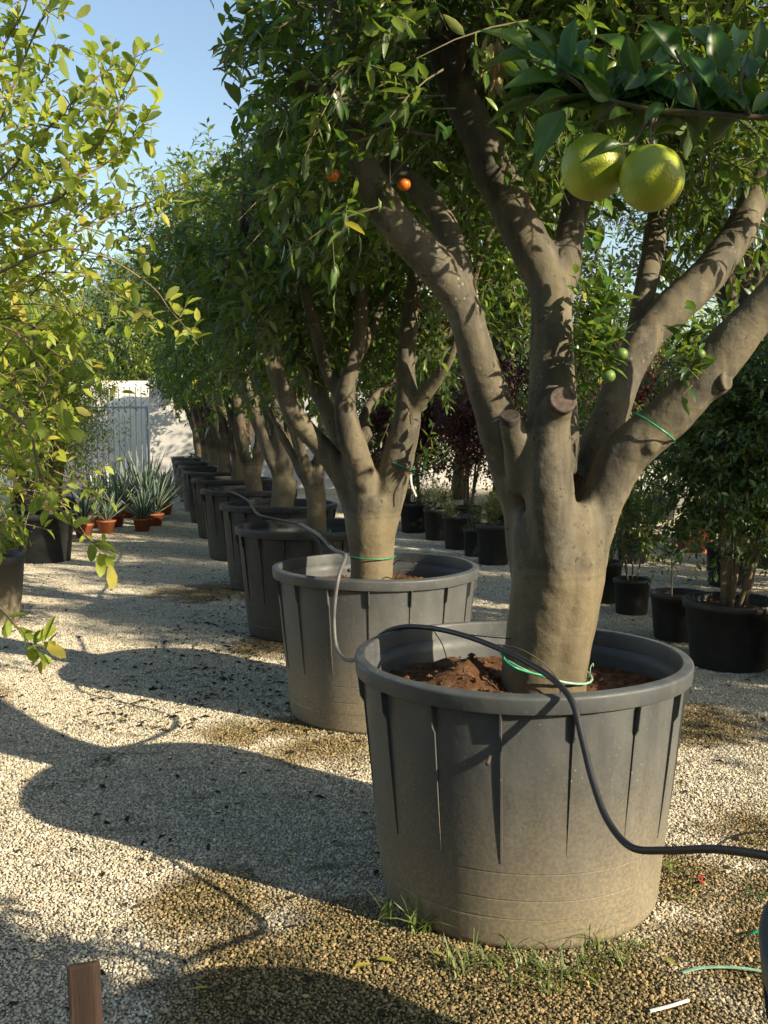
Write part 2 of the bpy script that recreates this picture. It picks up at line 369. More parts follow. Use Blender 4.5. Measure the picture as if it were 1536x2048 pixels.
# ------------------------------------------------------------------ ground
def make_ground():
    n = 60; xs = np.sign(np.linspace(-1, 1, n))*np.abs(np.linspace(-1, 1, n))**2.2*220
    X, Y = np.meshgrid(xs, xs+20); V = np.stack([X.ravel(), Y.ravel(), np.zeros(n*n)], 1)
    i = np.arange(n-1)[:, None]*n+np.arange(n-1)[None]; Q = np.stack([i, i+1, i+n+1, i+n], -1).reshape(-1, 4)
    tag(obj('ground', mesh_data('ground', V, [Q], M['ground'])), kind='structure')
make_ground()
def gravel_patch():
    m = 108; c = (np.arange(m)+.5)/m-.5
    X, Y = np.meshgrid(c, c); n = m*m
    P = np.stack([X.ravel(), Y.ravel(), np.zeros(n)], 1); P[:, :2] += rng.uniform(-.0055, .0055, (n, 2))
    sz = rng.uniform(.0024, .0050, n)*np.where(rng.random(n) < .08, 1.6, 1)
    ph = (1+5**.5)/2
    I = nrm(np.array([(-1, ph, 0), (1, ph, 0), (-1, -ph, 0), (1, -ph, 0), (0, -1, ph), (0, 1, ph), (0, -1, -ph), (0, 1, -ph), (ph, 0, -1), (ph, 0, 1), (-ph, 0, -1), (-ph, 0, 1)], float))
    F = np.array([(0, 11, 5), (0, 5, 1), (0, 1, 7), (0, 7, 10), (0, 10, 11), (1, 5, 9), (5, 11, 4), (11, 10, 2), (10, 7, 6), (7, 1, 8), (3, 9, 4), (3, 4, 2), (3, 2, 6), (3, 6, 8), (3, 8, 9), (4, 9, 5), (2, 4, 11), (6, 2, 10), (8, 6, 7), (9, 8, 1)])
    sc = np.stack([rng.uniform(.9, 1.6, n), rng.uniform(.8, 1.2, n), rng.uniform(.55, 1.0, n)], 1)
    a = rng.uniform(0, 2*np.pi, n); tl = rng.uniform(-.6, .6, n)
    V = I[None]*(1+rng.uniform(-.22, .22, (n, 12, 1)))*sc[:, None]
    x, y, z = V[..., 0], V[..., 1], V[..., 2]
    ct, st_ = np.cos(tl)[:, None], np.sin(tl)[:, None]; x, z = x*ct-z*st_, x*st_+z*ct
    ca, sa = np.cos(a)[:, None], np.sin(a)[:, None]; x, y = x*ca-y*sa, x*sa+y*ca
    V = np.stack([x, y, z], -1)*sz[:, None, None]+P[:, None]
    V[..., 2] += (sz*.3+rng.uniform(0, .002, n))[:, None]
    FF = (F[None]+np.arange(n)[:, None, None]*12).reshape(-1, 3)
    return mesh_data('gravel', V.reshape(-1, 3), [FF], M['stone'], False, {'rnd': np.repeat(rng.random(n), 12)})
def gravel():
    o = obj('gravel', gravel_patch()); tag(o, kind='stuff')
    g = bpy.data.node_groups.new('spread_gravel', 'GeometryNodeTree')
    g.interface.new_socket('Geometry', in_out='INPUT', socket_type='NodeSocketGeometry')
    g.interface.new_socket('Geometry', in_out='OUTPUT', socket_type='NodeSocketGeometry')
    N, L = g.nodes, g.links
    i, ou = N.new('NodeGroupInput'), N.new('NodeGroupOutput')
    gr = N.new('GeometryNodeMeshGrid'); gr.inputs['Size X'].default_value = 15; gr.inputs['Size Y'].default_value = 17
    gr.inputs['Vertices X'].default_value = 16; gr.inputs['Vertices Y'].default_value = 18
    tr = N.new('GeometryNodeTransform'); tr.inputs['Translation'].default_value = (-1.0, 9.6, .002)
    ip = N.new('GeometryNodeInstanceOnPoints')
    ri = N.new('FunctionNodeRandomValue'); ri.data_type = 'INT'
    ri.inputs[4].default_value = 0; ri.inputs[5].default_value = 3
    mm = N.new('ShaderNodeMath'); mm.operation = 'MULTIPLY'; mm.inputs[1].default_value = math.pi/2
    cx = N.new('ShaderNodeCombineXYZ')
    L.new(ri.outputs[2], mm.inputs[0]); L.new(mm.outputs[0], cx.inputs[2])
    L.new(gr.outputs[0], tr.inputs[0]); L.new(tr.outputs[0], ip.inputs['Points'])
    L.new(i.outputs[0], ip.inputs['Instance']); L.new(cx.outputs[0], ip.inputs['Rotation'])
    L.new(ip.outputs[0], ou.inputs[0])
    md = o.modifiers.new('spread', 'NODES'); md.node_group = g
gravel()

# ------------------------------------------------------------------ leaves
def template(kind):
    if kind == 'lance':                              # folded, curved blade
        st = [(0, 0), (.26, .42), (.58, .46), (.84, .24), (1, 0)]
        curl = -.22
    elif kind == 'oval':
        st = [(0, 0), (.2, .30), (.55, .5), (.85, .36), (1, 0)]
        curl = -.12
    elif kind == 'big':
        st = [(0, 0), (.06, .12), (.2, .34), (.38, .48), (.56, .45), (.72, .30), (.86, .12), (1, 0)]
        curl = -.26
    elif kind == 'mid':
        st = [(0, 0), (.30, .46), (.66, .42), (1, 0)]; curl = -.2
    elif kind == 'quick':
        V = np.array([[0, 0, 0], [.45, .5, .05], [.45, 0, 0], [.45, -.5, .05], [1, 0, -.14]], float)
        return V, [np.array([[0, 2, 1], [0, 3, 2], [1, 2, 4], [2, 3, 4]])]
    V = []; F4 = []; F3 = []
    V.append([0, 0, 0])
    for u, v in st[1:-1]:
        n = curl*u*u; wv = .018*math.sin(u*11) if kind == 'big' else 0; f = .30 if kind == 'big' else .13
        V += [[u, v, n+f*v+wv], [u, 0, n-(.01 if kind == 'big' else 0)], [u, -v, n+f*v-wv]]
    V.append([1, 0, curl])
    F3 += [[0, 2, 1], [0, 3, 2]]
    for k in range(len(st)-3):
        a = 1+3*k; F4 += [[a, a+1, a+4, a+3], [a+1, a+2, a+5, a+4]]
    a = 1+3*(len(st)-3); t = len(V)-1; F3 += [[a, a+1, t], [a+1, a+2, t]]
    return np.array(V, float), [np.array(F4), np.array(F3)]
TPL = {k: template(k) for k in ('lance', 'mid', 'oval', 'quick', 'big')}
UNIT = {}
def unit_leaf(kind, mat):
    if (kind, mat) not in UNIT:
        V, F = TPL[kind]; UNIT[(kind, mat)] = mesh_data('leaf', V, F, M[mat], True, {'rib': (np.abs(V[:, 1]) < 1e-6).astype(float)*np.where(V[:, 0] < .97, 1, .5)})
    return UNIT[(kind, mat)]
def frames(U, H):
    U = nrm(U); V = nrm(np.cross(H, U)); return U, V, np.cross(U, V)
def leaf_mesh(name, kind, mat, P, U, H, Ln, Wd, parent=None, stuff=True):
    T, F = TPL[kind]; U, V, Nn = frames(U, H); n = len(P); k = len(T)
    W = P[:, None]+T[None, :, 0, None]*(Ln[:, None, None]*U[:, None])+T[None, :, 1, None]*(Wd[:, None, None]*V[:, None])+T[None, :, 2, None]*(Ln[:, None, None]*Nn[:, None])
    off = (np.arange(n)*k)[:, None, None]
    o = obj(name, mesh_data(name, W.reshape(-1, 3), [(f[None]+off).reshape(-1, f.shape[1]) for f in F], M[mat], True, {'rnd': np.repeat(rng.random(n), k)}), parent)
    if parent is not None: o.matrix_parent_inverse = Matrix.Translation(-Vector(parent.location))
    if stuff: o['kind'] = 'stuff'
    return o
def leaf_objects(kind, mat, P, U, H, Ln, Wd, parent):
    me = unit_leaf(kind, mat); U, V, Nn = frames(U, H); root = np.array(parent.location)
    for i in range(len(P)):
        o = bpy.data.objects.new('leaf', me); S.collection.objects.link(o); o.parent = parent
        p = P[i]-root
        o.matrix_basis = Matrix(((U[i][0]*Ln[i], V[i][0]*Wd[i], Nn[i][0]*Ln[i], p[0]), (U[i][1]*Ln[i], V[i][1]*Wd[i], Nn[i][1]*Ln[i], p[1]),
                                 (U[i][2]*Ln[i], V[i][2]*Wd[i], Nn[i][2]*Ln[i], p[2]), (0, 0, 0, 1)))
def leaves(kind, mat, A, parent, n_parts=0, name='foliage', far_kind=None):
    """A = P,U,H,L,W ; the n_parts that show largest become parts, the rest one mass"""
    P, U, H, Ln, Wd = A
    if n_parts:
        u, v, d = proj(P)
        inside = (u > 0) & (u < 1536) & (v > 0) & (v < 2048) & (d > .3)
        sc = np.where(inside, Ln/np.maximum(d, .1), 0)
        # nearest layer first, per small window of the picture
        key = sc*1.0
        order = np.argsort(-key)[:n_parts]
        order = order[key[order] > 0]
        leaf_objects(kind, mat, P[order], U[order], H[order], Ln[order], Wd[order], parent)
        keep = np.ones(len(P), bool); keep[order] = False
        P, U, H, Ln, Wd = P[keep], U[keep], H[keep], Ln[keep], Wd[keep]
    if len(P): return leaf_mesh(name, far_kind or kind, mat, P, U, H, Ln, Wd, parent)
def local(o, parent):
    o.matrix_parent_inverse = Matrix.Translation(-Vector(parent.location)); return o

FILT = []                                           # pruning rules for the tree being grown
def twigs_from(S0, D, Lt, per, leafL, leafW, droop=.25, spread=.75, hang=.5, up=0.0, twig_mb=None, tr=.0022, jit=.25):
    """S0 starts, D directions, Lt lengths -> leaf arrays; optional twig tubes"""
    n = len(S0); D = nrm(D)
    t = (np.arange(per)+.6)/per
    T = np.clip(t[None]+rng.uniform(-.5, .5, (n, per))/per, .05, 1.0)
    g = np.zeros((n, per, 3)); g[..., 2] = -(T**2)*droop*Lt[:, None]
    P = S0[:, None]+D[:, None]*(T*Lt[:, None])[..., None]+g
    tan = D[:, None]*np.ones((1, per, 1)); tan = tan.copy(); tan[..., 2] -= 2*T*droop; tan = nrm(tan)
    a = (np.arange(per)*2.4)[None]+rng.uniform(0, 6.28, n)[:, None]
    ref = nrm(rng.normal(size=(n, 3))); X = nrm(np.cross(D, ref)); Y = nrm(np.cross(D, X))
    rad = np.cos(a)[..., None]*X[:, None]+np.sin(a)[..., None]*Y[:, None]
    U = tan*rng.uniform(.35, .8, (n, per, 1))+rad*spread+np.array([0, 0, -hang+up])*rng.uniform(.2, 1.3, (n, per, 1))+rng.normal(size=(n, per, 3))*jit
    U = nrm(U); H = rng.normal(size=(n, per, 3))*.45+np.array([.15, -.1, 1.0])
    L_ = leafL*rng.uniform(.6, 1.2, (n, per)); W_ = leafW*rng.uniform(.75, 1.2, (n, per))*(L_/leafL)
    out = [P.reshape(-1, 3), U.reshape(-1, 3), H.reshape(-1, 3), L_.ravel(), W_.ravel()]
    ok = np.ones(n*per, bool)
    for f in FILT: ok &= f(out)
    share = ok.reshape(n, per).mean(1)
    if twig_mb is not None:
        q = np.linspace(0, 1, 4)
        for i in range(n):
            if share[i] < .6: continue
            pp = S0[i]+D[i]*(q*Lt[i])[:, None]; pp[:, 2] -= q*q*droop*Lt[i]
            twig_mb.tube(pp, tr*(1.5-q), 3, False)
    return [a[ok] for a in out]
def cat(As): return [np.concatenate(x) for x in zip(*As)]
def sel(A, m): return [a[m] for a in A]
def ellipsoid(c, r, n, lo=.55, hi=1.0, zcut=-.75, shape=None):
    c = np.array(c, float); r = np.array(r, float); out = []
    while len(out) < n:
        d = nrm(rng.normal(size=3)); f = rng.uniform(lo, hi)
        if d[2] < zcut: continue
        p = c+d*r*f
        if shape and not shape(p): continue
        out.append(p)
    return np.array(out)
def crown_twigs(c, r, clumps, per_clump, tw_len, per, leafL, leafW, cl_r=.22, lo=.5, zcut=-.75, mb=None, shape=None, droop=.3, hang=.5, lift=.25, centres=None):
    C = ellipsoid(c, r, clumps, lo, 1.0, zcut, shape) if centres is None else np.array(centres)
    n = len(C)*per_clump; B = np.repeat(C, per_clump, 0)
    S0 = B+rng.normal(size=(n, 3))*cl_r*.55
    D = nrm((S0-np.array(c))/np.array(r))*.8+rng.normal(size=(n, 3))*.55+np.array([0, 0, lift])
    Lt = tw_len*rng.uniform(.6, 1.3, n); D = nrm(D); S0 = S0-D*Lt[:, None]*.4
    return C, twigs_from(S0, D, Lt, per, leafL, leafW, droop, .75, hang, 0, mb)
def along(A, near):
    """mask of leaves whose picture position is within px radius of a limb and in front of it"""
    u, v, d = proj(A[0]+A[1]*A[3][:, None]*.5); m = np.zeros(len(u), bool)
    for line, rad in near:
        Lp = spline([(a, b, y) for a, b, y in line], 10)
        dd = np.hypot(u[:, None]-Lp[None, :, 0], v[:, None]-Lp[None, :, 1]); k = dd.argmin(1)
        m |= (dd.min(1) < rad) & (d < Lp[k, 2]+.02)
    return m

# ------------------------------------------------------------------ big pots
H_POT, R_RIM, R_BASE = .795, .55, .457
def pot_parts(mat):
    # outside wall, inside wall
    rr = lambda z, k=0: .459+.0685*z/.745+k*.0009
    prof = [(.0, .0), (.43, .0), (.452, .006), (.458, .022), (.4605, .045)]
    for k, z in enumerate((.105, .165, .25)):
        prof += [(rr(z-.002, k-2), z-.002), (rr(z, k-2)-.0006, z-.001), (rr(z, k-2)-.0006, z), (rr(z, k-1), z+.0012), (rr(z, k-1), z+.004)]
    prof += [(rr(.735, 1), .735), (rr(.745, 1), .745)]
    pr = []
    for (r0, z0), (r1, z1) in zip(prof, prof[1:]):
        pr.append((r0, z0)); g = z1-z0
        if g > .02:
            pr += [(r0+(r1-r0)*q/g, z0+q) for q in [.004]+list(np.arange(.02, g-.006, .03))+[g-.004]]
    prof = pr+[prof[-1]]
    inner = [(.513, .745), (.511, .70), (.500, .60), (.49, .45)]
    V, Q = lathe(prof+inner, 96)
    a = np.arctan2(V[:, 1], V[:, 0]); rr = 1+.0035*np.sin(3*a+1)*(V[:, 2] > .1)+.002*np.sin(7*a)
    V[:, 0] *= rr; V[:, 1] *= rr
    body = mesh_data('body', V, [Q], M[mat])
    rim = [(.513, .744), (.526, .744), (.5475, .7435), (.5485, .744), (.549, .745), (.5535, .785), (.5535, .787), (.552, .7915), (.549, .794), (.546, .795), (.522, .7985), (.520, .7985), (.5165, .796), (.5145, .792), (.514, .790), (.513, .744)]
    V, Q = lathe(rim, 96); a = np.arctan2(V[:, 1], V[:, 0]); V[:, 2] += .0025*np.sin(2*a+.6)+.0012*np.sin(5*a)
    rimm = mesh_data('rim', V, [Q], M[mat])
    # rib: a thin fin, wide right under the rim, tapering downwards
    m = MB(); zs = [.7425, .675, .655, .55, .45, .36, .28]; ds = [.020, .018, .007, .0065, .005, .003, .0005]; t = .0026
    V = []
    for z, d in zip(zs, ds):
        r0 = .459+.0685*z/.745-.005
        for x in (r0, r0+d+.006):
            V += [(x, -t, z), (x, t, z)]
    Q = []
    for k in range(len(zs)-1):
        b = 4*k; c = b+4
        Q += [[b+2, b+3, c+3, c+2], [b, b+2, c+2, c], [b+1, c+1, c+3, b+3]]
    m.add(V, Q)
    rib = m.data('rib', M[mat], False)
    return body, rimm, rib
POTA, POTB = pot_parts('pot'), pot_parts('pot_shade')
def soil_mesh(seed, mound):
    r_ = np.random.default_rng(seed); nr, ns = 30, 72; V = []
    rr = np.linspace(0, .50, nr); aa = np.linspace(0, 2*np.pi, ns, endpoint=False)
    for r in rr:
        for a in aa:
            x, y = r*math.cos(a), r*math.sin(a); z = .668 if mound else .655
            for mx, my, ms, mh in mound: z += mh*math.exp(-((x-mx)**2+(y-my)**2)/ms**2)
            V.append((x, y, z))
    V = np.array(V)
    f = np.zeros(len(V))
    for k, amp in ((9, .008), (21, .008), (47, .008), (90, .006)):
        ph = r_.uniform(0, 6, 4); f += amp*np.sin(k*V[:, 0]+ph[0]+2*np.sin(k*.6*V[:, 1]+ph[1]))*np.sin(k*V[:, 1]+ph[2]+2*np.sin(k*.7*V[:, 0]+ph[3]))
    V[:, 2] += f
    i = np.arange(nr-1)[:, None]*ns; j = np.arange(ns)[None]; k = (j+1) % ns
    return V, np.stack([i+j, i+k, i+ns+k, i+ns+j], -1).reshape(-1, 4)
def big_pot(i, x, y, label, nrib, mound, rz):
    t = thing('plastic_pot', label, 'pot', (x, y, 0), 'large grey tree pots standing in a row', rz)
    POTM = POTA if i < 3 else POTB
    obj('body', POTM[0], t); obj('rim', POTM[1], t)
    for k in range(nrib):
        r = obj('rib', POTM[2], t); r.rotation_euler = (0, 0, 2*math.pi*k/nrib)
    c_, s_ = math.cos(-rz), math.sin(-rz); mound = [(a*c_-b*s_, a*s_+b*c_, q, h) for a, b, q, h in mound]
    V, Q = soil_mesh(100+i, mound)
    s = obj('soil', mesh_data('soil', V, [Q], M['soil']), t)
    if i <= 2:
        m = MB(); r_ = np.random.default_rng(50+i); I = np.array([(1, 0, 0), (-1, 0, 0), (0, 1, 0), (0, -1, 0), (0, 0, 1), (0, 0, -1)], float)
        T = [(0, 2, 4), (2, 1, 4), (1, 3, 4), (3, 0, 4), (2, 0, 5), (1, 2, 5), (3, 1, 5), (0, 3, 5)]
        P0 = V[r_.integers(0, len(V), 900)]
        for p in P0:
            if math.hypot(p[0], p[1]) > .47: continue
            m.add(I*r_.uniform(.5, 1.5, (6, 3))*r_.uniform(.003, .012)*np.array([1, 1, .7])+p+[r_.normal()*.01, r_.normal()*.01, .002], None, T)
        c = m.build('soil_crumbs', M['soil'], t, False); c['kind'] = 'stuff'
    return t
plab = ['large grey plastic pot at the right edge, only a sliver of its rim in view',
        'nearest whole grey tree pot, black hose draped over its front',
        'grey tree pot second in the row, thin grey hose looping down its front',
        'shaded tree pot third in the row, holding the narrow straight ringed trunk',
        'shaded tree pot fourth in the row, behind the third pot',
        'shaded tree pot fifth in the row, hose crossing its back rim',
        'shaded pot sixth in the row along the gravel path',
        'shaded pot seventh in the row, near the terracotta agaves',
        'shaded pot eighth in the row, third from the concrete wall',
        'shaded pot ninth in the row, next to last before the wall',
        'last shaded pot of the row, closest to the concrete wall']
mounds = {1: [(-.17, .02, .10, .06), (-.30, -.02, .12, .03), (.25, -.2, .2, -.03), (-.16, .06, .06, .04)], 2: [(.2, .1, .15, .04), (-.2, .1, .15, .03)]}
big_pot(0, POT0[0], POT0[1], plab[0], 16, [], .1)
for i, (x, y) in enumerate(POTS, 1):
    if i == 4: x += .05
    big_pot(i, x, y, plab[i], 16 if i < 6 else 12, mounds.get(i, [(-.1, .1, .2, .03)]), R(-81) if i == 1 else .17*i)

# ------------------------------------------------------------------ trunks
def trunk_mesh(limbs, vox=.012, mat='bark', smooth=8, seg=20, fluting=0):
    """limbs: list of rows (x,y,z,r)"""
    m = MB()
    for l in limbs:
        q = spline(l, 8); P = q[:, :3]; r = np.maximum(q[:, 3], .004)
        V, Q, T = tube(P, r, seg, True)
        m.add(V, Q, T)
    me = m.data('trunk', M[mat])
    o = bpy.data.objects.new('trunk', me); S.collection.objects.link(o)
    if vox:
        rm = o.modifiers.new('remesh', 'REMESH'); rm.mode = 'VOXEL'; rm.voxel_size = vox; rm.use_smooth_shade = True
        sm = o.modifiers.new('smooth', 'SMOOTH'); sm.factor = .6; sm.iterations = smooth
    return o
def px_limb(rows):
    """rows (px, py, depth, width in px)"""
    out = []
    for a, b, y, wd in rows:
        p = at(a, b, y); out.append((p[0], p[1], p[2], wd/2*y/FPX))
    return out
def displace_bark(o, strength, size, seed=0):
    tx = bpy.data.textures.new('bark_lumps', 'CLOUDS'); tx.noise_scale = size; tx.noise_depth = 3
    d = o.modifiers.new('lumps', 'DISPLACE'); d.texture = tx; d.strength = strength; d.texture_coords = 'GLOBAL'; d.mid_level = .5

# --- tree 1, the nearest whole citrus
X1, Y1 = POTS[0]
t1 = thing('citrus_tree', 'nearest citrus tree in the row, thick trunk splitting into several limbs', 'tree', (X1, Y1, 0), 'citrus trees in a row of big pots')
L1 = {
 'trunk': [(1083, 1430, 3.36, 172), (1088, 1340, 3.36, 174), (1104, 1240, 3.35, 178), (1116, 1140, 3.34, 184), (1120, 1060, 3.34, 190), (1112, 1010, 3.34, 170)],
 'mid': [(1118, 1200, 3.28, 100), (1110, 1100, 3.255, 106), (1101, 1000, 3.235, 98), (1099, 900, 3.23, 90), (1104, 840, 3.22, 76), (1120, 800, 3.16, 58)],
 'midback': [(1100, 950, 3.36, 120), (1105, 840, 3.38, 112), (1104, 740, 3.40, 98), (1102, 650, 3.42, 92), (1100, 575, 3.44, 96), (1065, 500, 3.46, 92), (1030, 430, 3.48, 92), (990, 350, 3.50, 86), (955, 265, 3.52, 82), (915, 180, 3.55, 78), (888, 100, 3.55, 72), (880, 70, 3.55, 66)],
 'midright': [(1105, 600, 3.44, 70), (1130, 540, 3.46, 66), (1140, 470, 3.50, 62), (1155, 400, 3.56, 62), (1185, 300, 3.64, 58), (1215, 180, 3.74, 50), (1250, 40, 3.86, 40)],
 'left': [(1080, 1150, 3.40, 120), (1052, 1010, 3.42, 100), (1018, 910, 3.39, 94), (985, 810, 3.33, 90), (954, 710, 3.28, 80), (922, 610, 3.26, 78), (868, 528, 3.24, 84), (806, 462, 3.22, 80), (758, 395, 3.20, 72), (715, 300, 3.18, 58), (690, 200, 3.2, 50), (672, 80, 3.2, 44), (660, -60, 3.2, 34)],
 'left_b': [(925, 590, 3.27, 66), (912, 510, 3.30, 58), (885, 440, 3.34, 54), (842, 385, 3.38, 50), (790, 340, 3.42, 44), (740, 300, 3.46, 42), (700, 270, 3.5, 38), (640, 210, 3.55, 30)],
 'stub': [(1045, 980, 3.30, 70), (1034, 900, 3.25, 54), (1023, 850, 3.21, 50), (1020, 834, 3.19, 50)],
 'right': [(1150, 1180, 3.34, 110), (1172, 1090, 3.33, 100), (1198, 1010, 3.32, 92), (1232, 935, 3.31, 96), (1275, 885, 3.29, 96), (1330, 840, 3.27, 98), (1390, 775, 3.25, 100), (1440, 715, 3.24, 100), (1500, 645, 3.22, 86), (1570, 560, 3.20, 76), (1650, 440, 3.15, 62), (1720, 280, 3.1, 50), (1760, 100, 3.05, 36)],
 'right_back': [(1160, 1040, 3.40, 90), (1190, 920, 3.46, 84), (1228, 810, 3.52, 78), (1262, 730, 3.58, 74), (1310, 650, 3.64, 78), (1375, 590, 3.68, 82), (1440, 520, 3.72, 78), (1495, 430, 3.78, 66), (1545, 300, 3.85, 54), (1580, 120, 3.9, 42)],
 'right_far': [(1180, 950, 3.48, 60), (1235, 800, 3.62, 54), (1275, 680, 3.72, 50), (1290, 580, 3.8, 48), (1310, 480, 3.9, 44), (1330, 300, 4.0, 36), (1340, 100, 4.0, 30)],
 'ridge': [(1120, 1410, 3.30, 84), (1132, 1300, 3.28, 88), (1146, 1200, 3.27, 88), (1154, 1100, 3.27, 80), (1145, 1010, 3.28, 60)],
 'knob1': [(1290, 885, 3.26, 60), (1310, 897, 3.20, 26)],
 'knob2': [(1400, 770, 3.25, 90), (1430, 768, 3.22, 60), (1446, 764, 3.19, 44)],
 'knot_a': [(1168, 1052, 3.27, 40), (1172, 1046, 3.232, 16)],
 'knot_b': [(1085, 1165, 3.27, 50), (1078, 1172, 3.225, 16)],
 'knot_c': [(1135, 930, 3.24, 34), (1142, 926, 3.195, 14)],
 'knot_d': [(1128, 700, 3.40, 40), (1146, 690, 3.36, 16)],
 'swell': [(1080, 1040, 3.25, 54), (1084, 1008, 3.235, 60), (1086, 970, 3.235, 36)],
 'root_l': [(1045, 1420, 3.40, 104), (1044, 1340, 3.40, 76), (1058, 1240, 3.41, 66), (1064, 1130, 3.41, 74)],
}
limbs1 = [px_limb([(a, b, y, w_*(.91 if k in ('left', 'left_b', 'right', 'right_back', 'midback', 'midright') and b < 850 else 1)) for a, b, y, w_ in v]) for k, v in L1.items()]
tr = trunk_mesh(limbs1, .011, 'bark', 6, 24); tr.parent = t1; local(tr, t1); displace_bark(tr, .014, .11)
def cut_disc(px, py, y, wd, nor, mat, parent):
    c = at(px, py, y); r = wd/2*y/FPX; n = Vector(nor).normalized()
    V = [(0, 0, .002)]; T = []; k = 20; m = MB()
    prof = [(.0, .002), (.55, .004), (.8, .002), (.97, .006), (1.04, -.004), (1.0, -.02)]
    V, Q = lathe([(a*r, b) for a, b in prof], k)
    rot = n.to_track_quat('Z', 'Y').to_matrix(); V = np.array([rot @ Vector(v) for v in V])+c
    m.add(V, Q); o = m.build('cut_end', M[mat], parent); return local(o, parent)
cut_disc(1126, 800, 3.135, 54, (.06, -.9, .42), 'cut', t1)
cut_disc(1020, 832, 3.178, 40, (-.05, -.5, .85), 'cut_dark', t1)
cut_disc(884, 62, 3.53, 64, (-.1, -.7, .6), 'cut', t1)
cut_disc(1452, 762, 3.18, 36, (.6, -.7, .1), 'bark', t1)

# crown 1
corr = [([(r[0], r[1], r[2]) for r in L1['midback'][2:-1]], 52), ([(r[0], r[1], r[2]) for r in L1['midright'][:5]], 36), ([(r[0], r[1], r[2]) for r in L1['left'][3:8]], 62),
        ([(r[0], r[1], r[2]) for r in L1['left_b'][:5]], 34), ([(r[0], r[1], r[2]) for r in L1['right'][3:9]], 60), ([(r[0], r[1], r[2]) for r in L1['right_back'][2:8]], 48)]
def edge1(A):
    u, v, d = proj(A[0]+A[1]*A[3][:, None]); return u > 405+np.clip(v, 0, 400)*.3+18*np.sin(v/23)+10*np.sin(v/9)
def low1(A):
    u, v, d = proj(A[0]); return ~((v > 480) & (u > 690) & (u < 1290) & (d < 4.5))
FILT[:] = [edge1, low1, lambda A: ~along(A, corr)]
mb = MB()
def shape1(p):
    u, v, d = proj(p[None]); u, v = u[0], v[0]
    if v < -700: return False
    if u < 450+max(0, v)*.3: return False          # left outline
    if v > 440 and u > 560: return False
    if v > 430: return False
    return True
C1, A1 = crown_twigs((.42, 3.45, 3.15), (1.12, 1.05, 1.10), 250, 9, .24, 11, .068, .026, .2, .35, -.92, mb, shape1, .2, .08, .35)
# hanging curtain of leaves, lower left, and around the limbs
def curtain(cs, per_clump, c, tw=.24, per=10, L_=.070, W_=.025, cl=.14, hang=.28, m=None):
    return crown_twigs(c, (1, 1, 1), 0, per_clump, tw, per, L_, W_, cl, .3, -1, m, None, .3, hang, .1, centres=cs)[1]
cs = [at(a, b, y) for a, b, y in [(480, 60, 3.3), (500, 150, 3.2), (520, 210, 3.4), (540, 270, 3.3), (560, 330, 3.2), (590, 380, 3.4), (620, 400, 3.3), (640, 340, 3.1), (600, 250, 3.1), (560, 170, 3.0), (610, 100, 3.1), (680, 380, 3.4),
      (720, 250, 3.0), (760, 180, 3.1), (800, 100, 3.0), (650, 300, 3.5), (700, 420, 3.6), (830, 280, 3.7), (820, 200, 3.7), (860, 330, 3.8), (900, 330, 3.85), (560, 60, 3.0), (460, 20, 3.3), (520, 20, 3.4),
      (1010, 250, 3.6), (1040, 320, 3.62), (1000, 180, 3.6), (1050, 200, 3.7), (1080, 120, 3.7), (980, 60, 3.6), (940, 30, 3.5), (1060, 40, 3.5),
      (1400, 330, 3.6), (1450, 360, 3.7), (1500, 300, 3.6), (1520, 380, 3.6), (1440, 440, 3.9), (1380, 420, 3.95), (1500, 440, 3.9), (1350, 470, 4.0), (1400, 250, 3.7), (1480, 220, 3.7), (1300, 520, 4.05), (1420, 520, 4.0), (1330, 250, 3.8)]]
A1 = cat([A1, curtain(cs, 7, (.42, 3.5, 2.7), m=mb)])
# shoots sprouting straight from the limbs
shoots = [((1150, 790, 3.18), (1195, 640, 3.14), 13), ((1150, 700, 3.22), (1215, 600, 3.1), 9), ((1160, 740, 3.2), (1180, 560, 3.2), 11), ((1170, 700, 3.2), (1260, 660, 3.1), 9), ((1190, 760, 3.15), (1230, 720, 3.1), 8), ((1230, 640, 3.4), (1255, 545, 3.3), 9), ((1165, 640, 3.3), (1150, 540, 3.3), 8),
          ((1385, 745, 3.14), (1400, 640, 3.10), 10), ((1370, 720, 3.14), (1345, 690, 3.1), 5), ((1385, 770, 3.12), (1365, 790, 3.1), 3), ((1010, 380, 3.40), (1050, 330, 3.34), 9), ((1020, 400, 3.4), (1060, 380, 3.34), 6), ((1000, 340, 3.4), (1020, 270, 3.34), 8)]
FILT[:] = []
for k in range(30):                                 # water shoots between the limbs
    a = (1150+rng.uniform(0, 50), rng.uniform(600, 790), 3.24+rng.uniform(-.05, .1)); shoots.append((a, (a[0]+rng.uniform(10, 60), a[1]-rng.uniform(30, 110), a[2]-rng.uniform(0, .12)), int(rng.integers(6, 11))))
for k in range(8):
    a = (1375+rng.uniform(-12, 25), rng.uniform(680, 770), 3.15); shoots.append((a, (a[0]+rng.uniform(-35, 25), a[1]-rng.uniform(20, 70), 3.1), int(rng.integers(4, 8))))
for a, b, n in shoots:
    p, q = at(*a), at(*b); A1 = cat([A1, twigs_from(p[None], (q-p)[None], np.array([np.linalg.norm(q-p)]), n, .062, .024, .05, .8, .2, .15, mb, .0013)])
tw = mb.build('twigs', M['twig'], t1); local(tw, t1); tw['kind'] = 'stuff'
leaves('lance', 'citrus_leaf', A1, t1, 300, far_kind='mid')
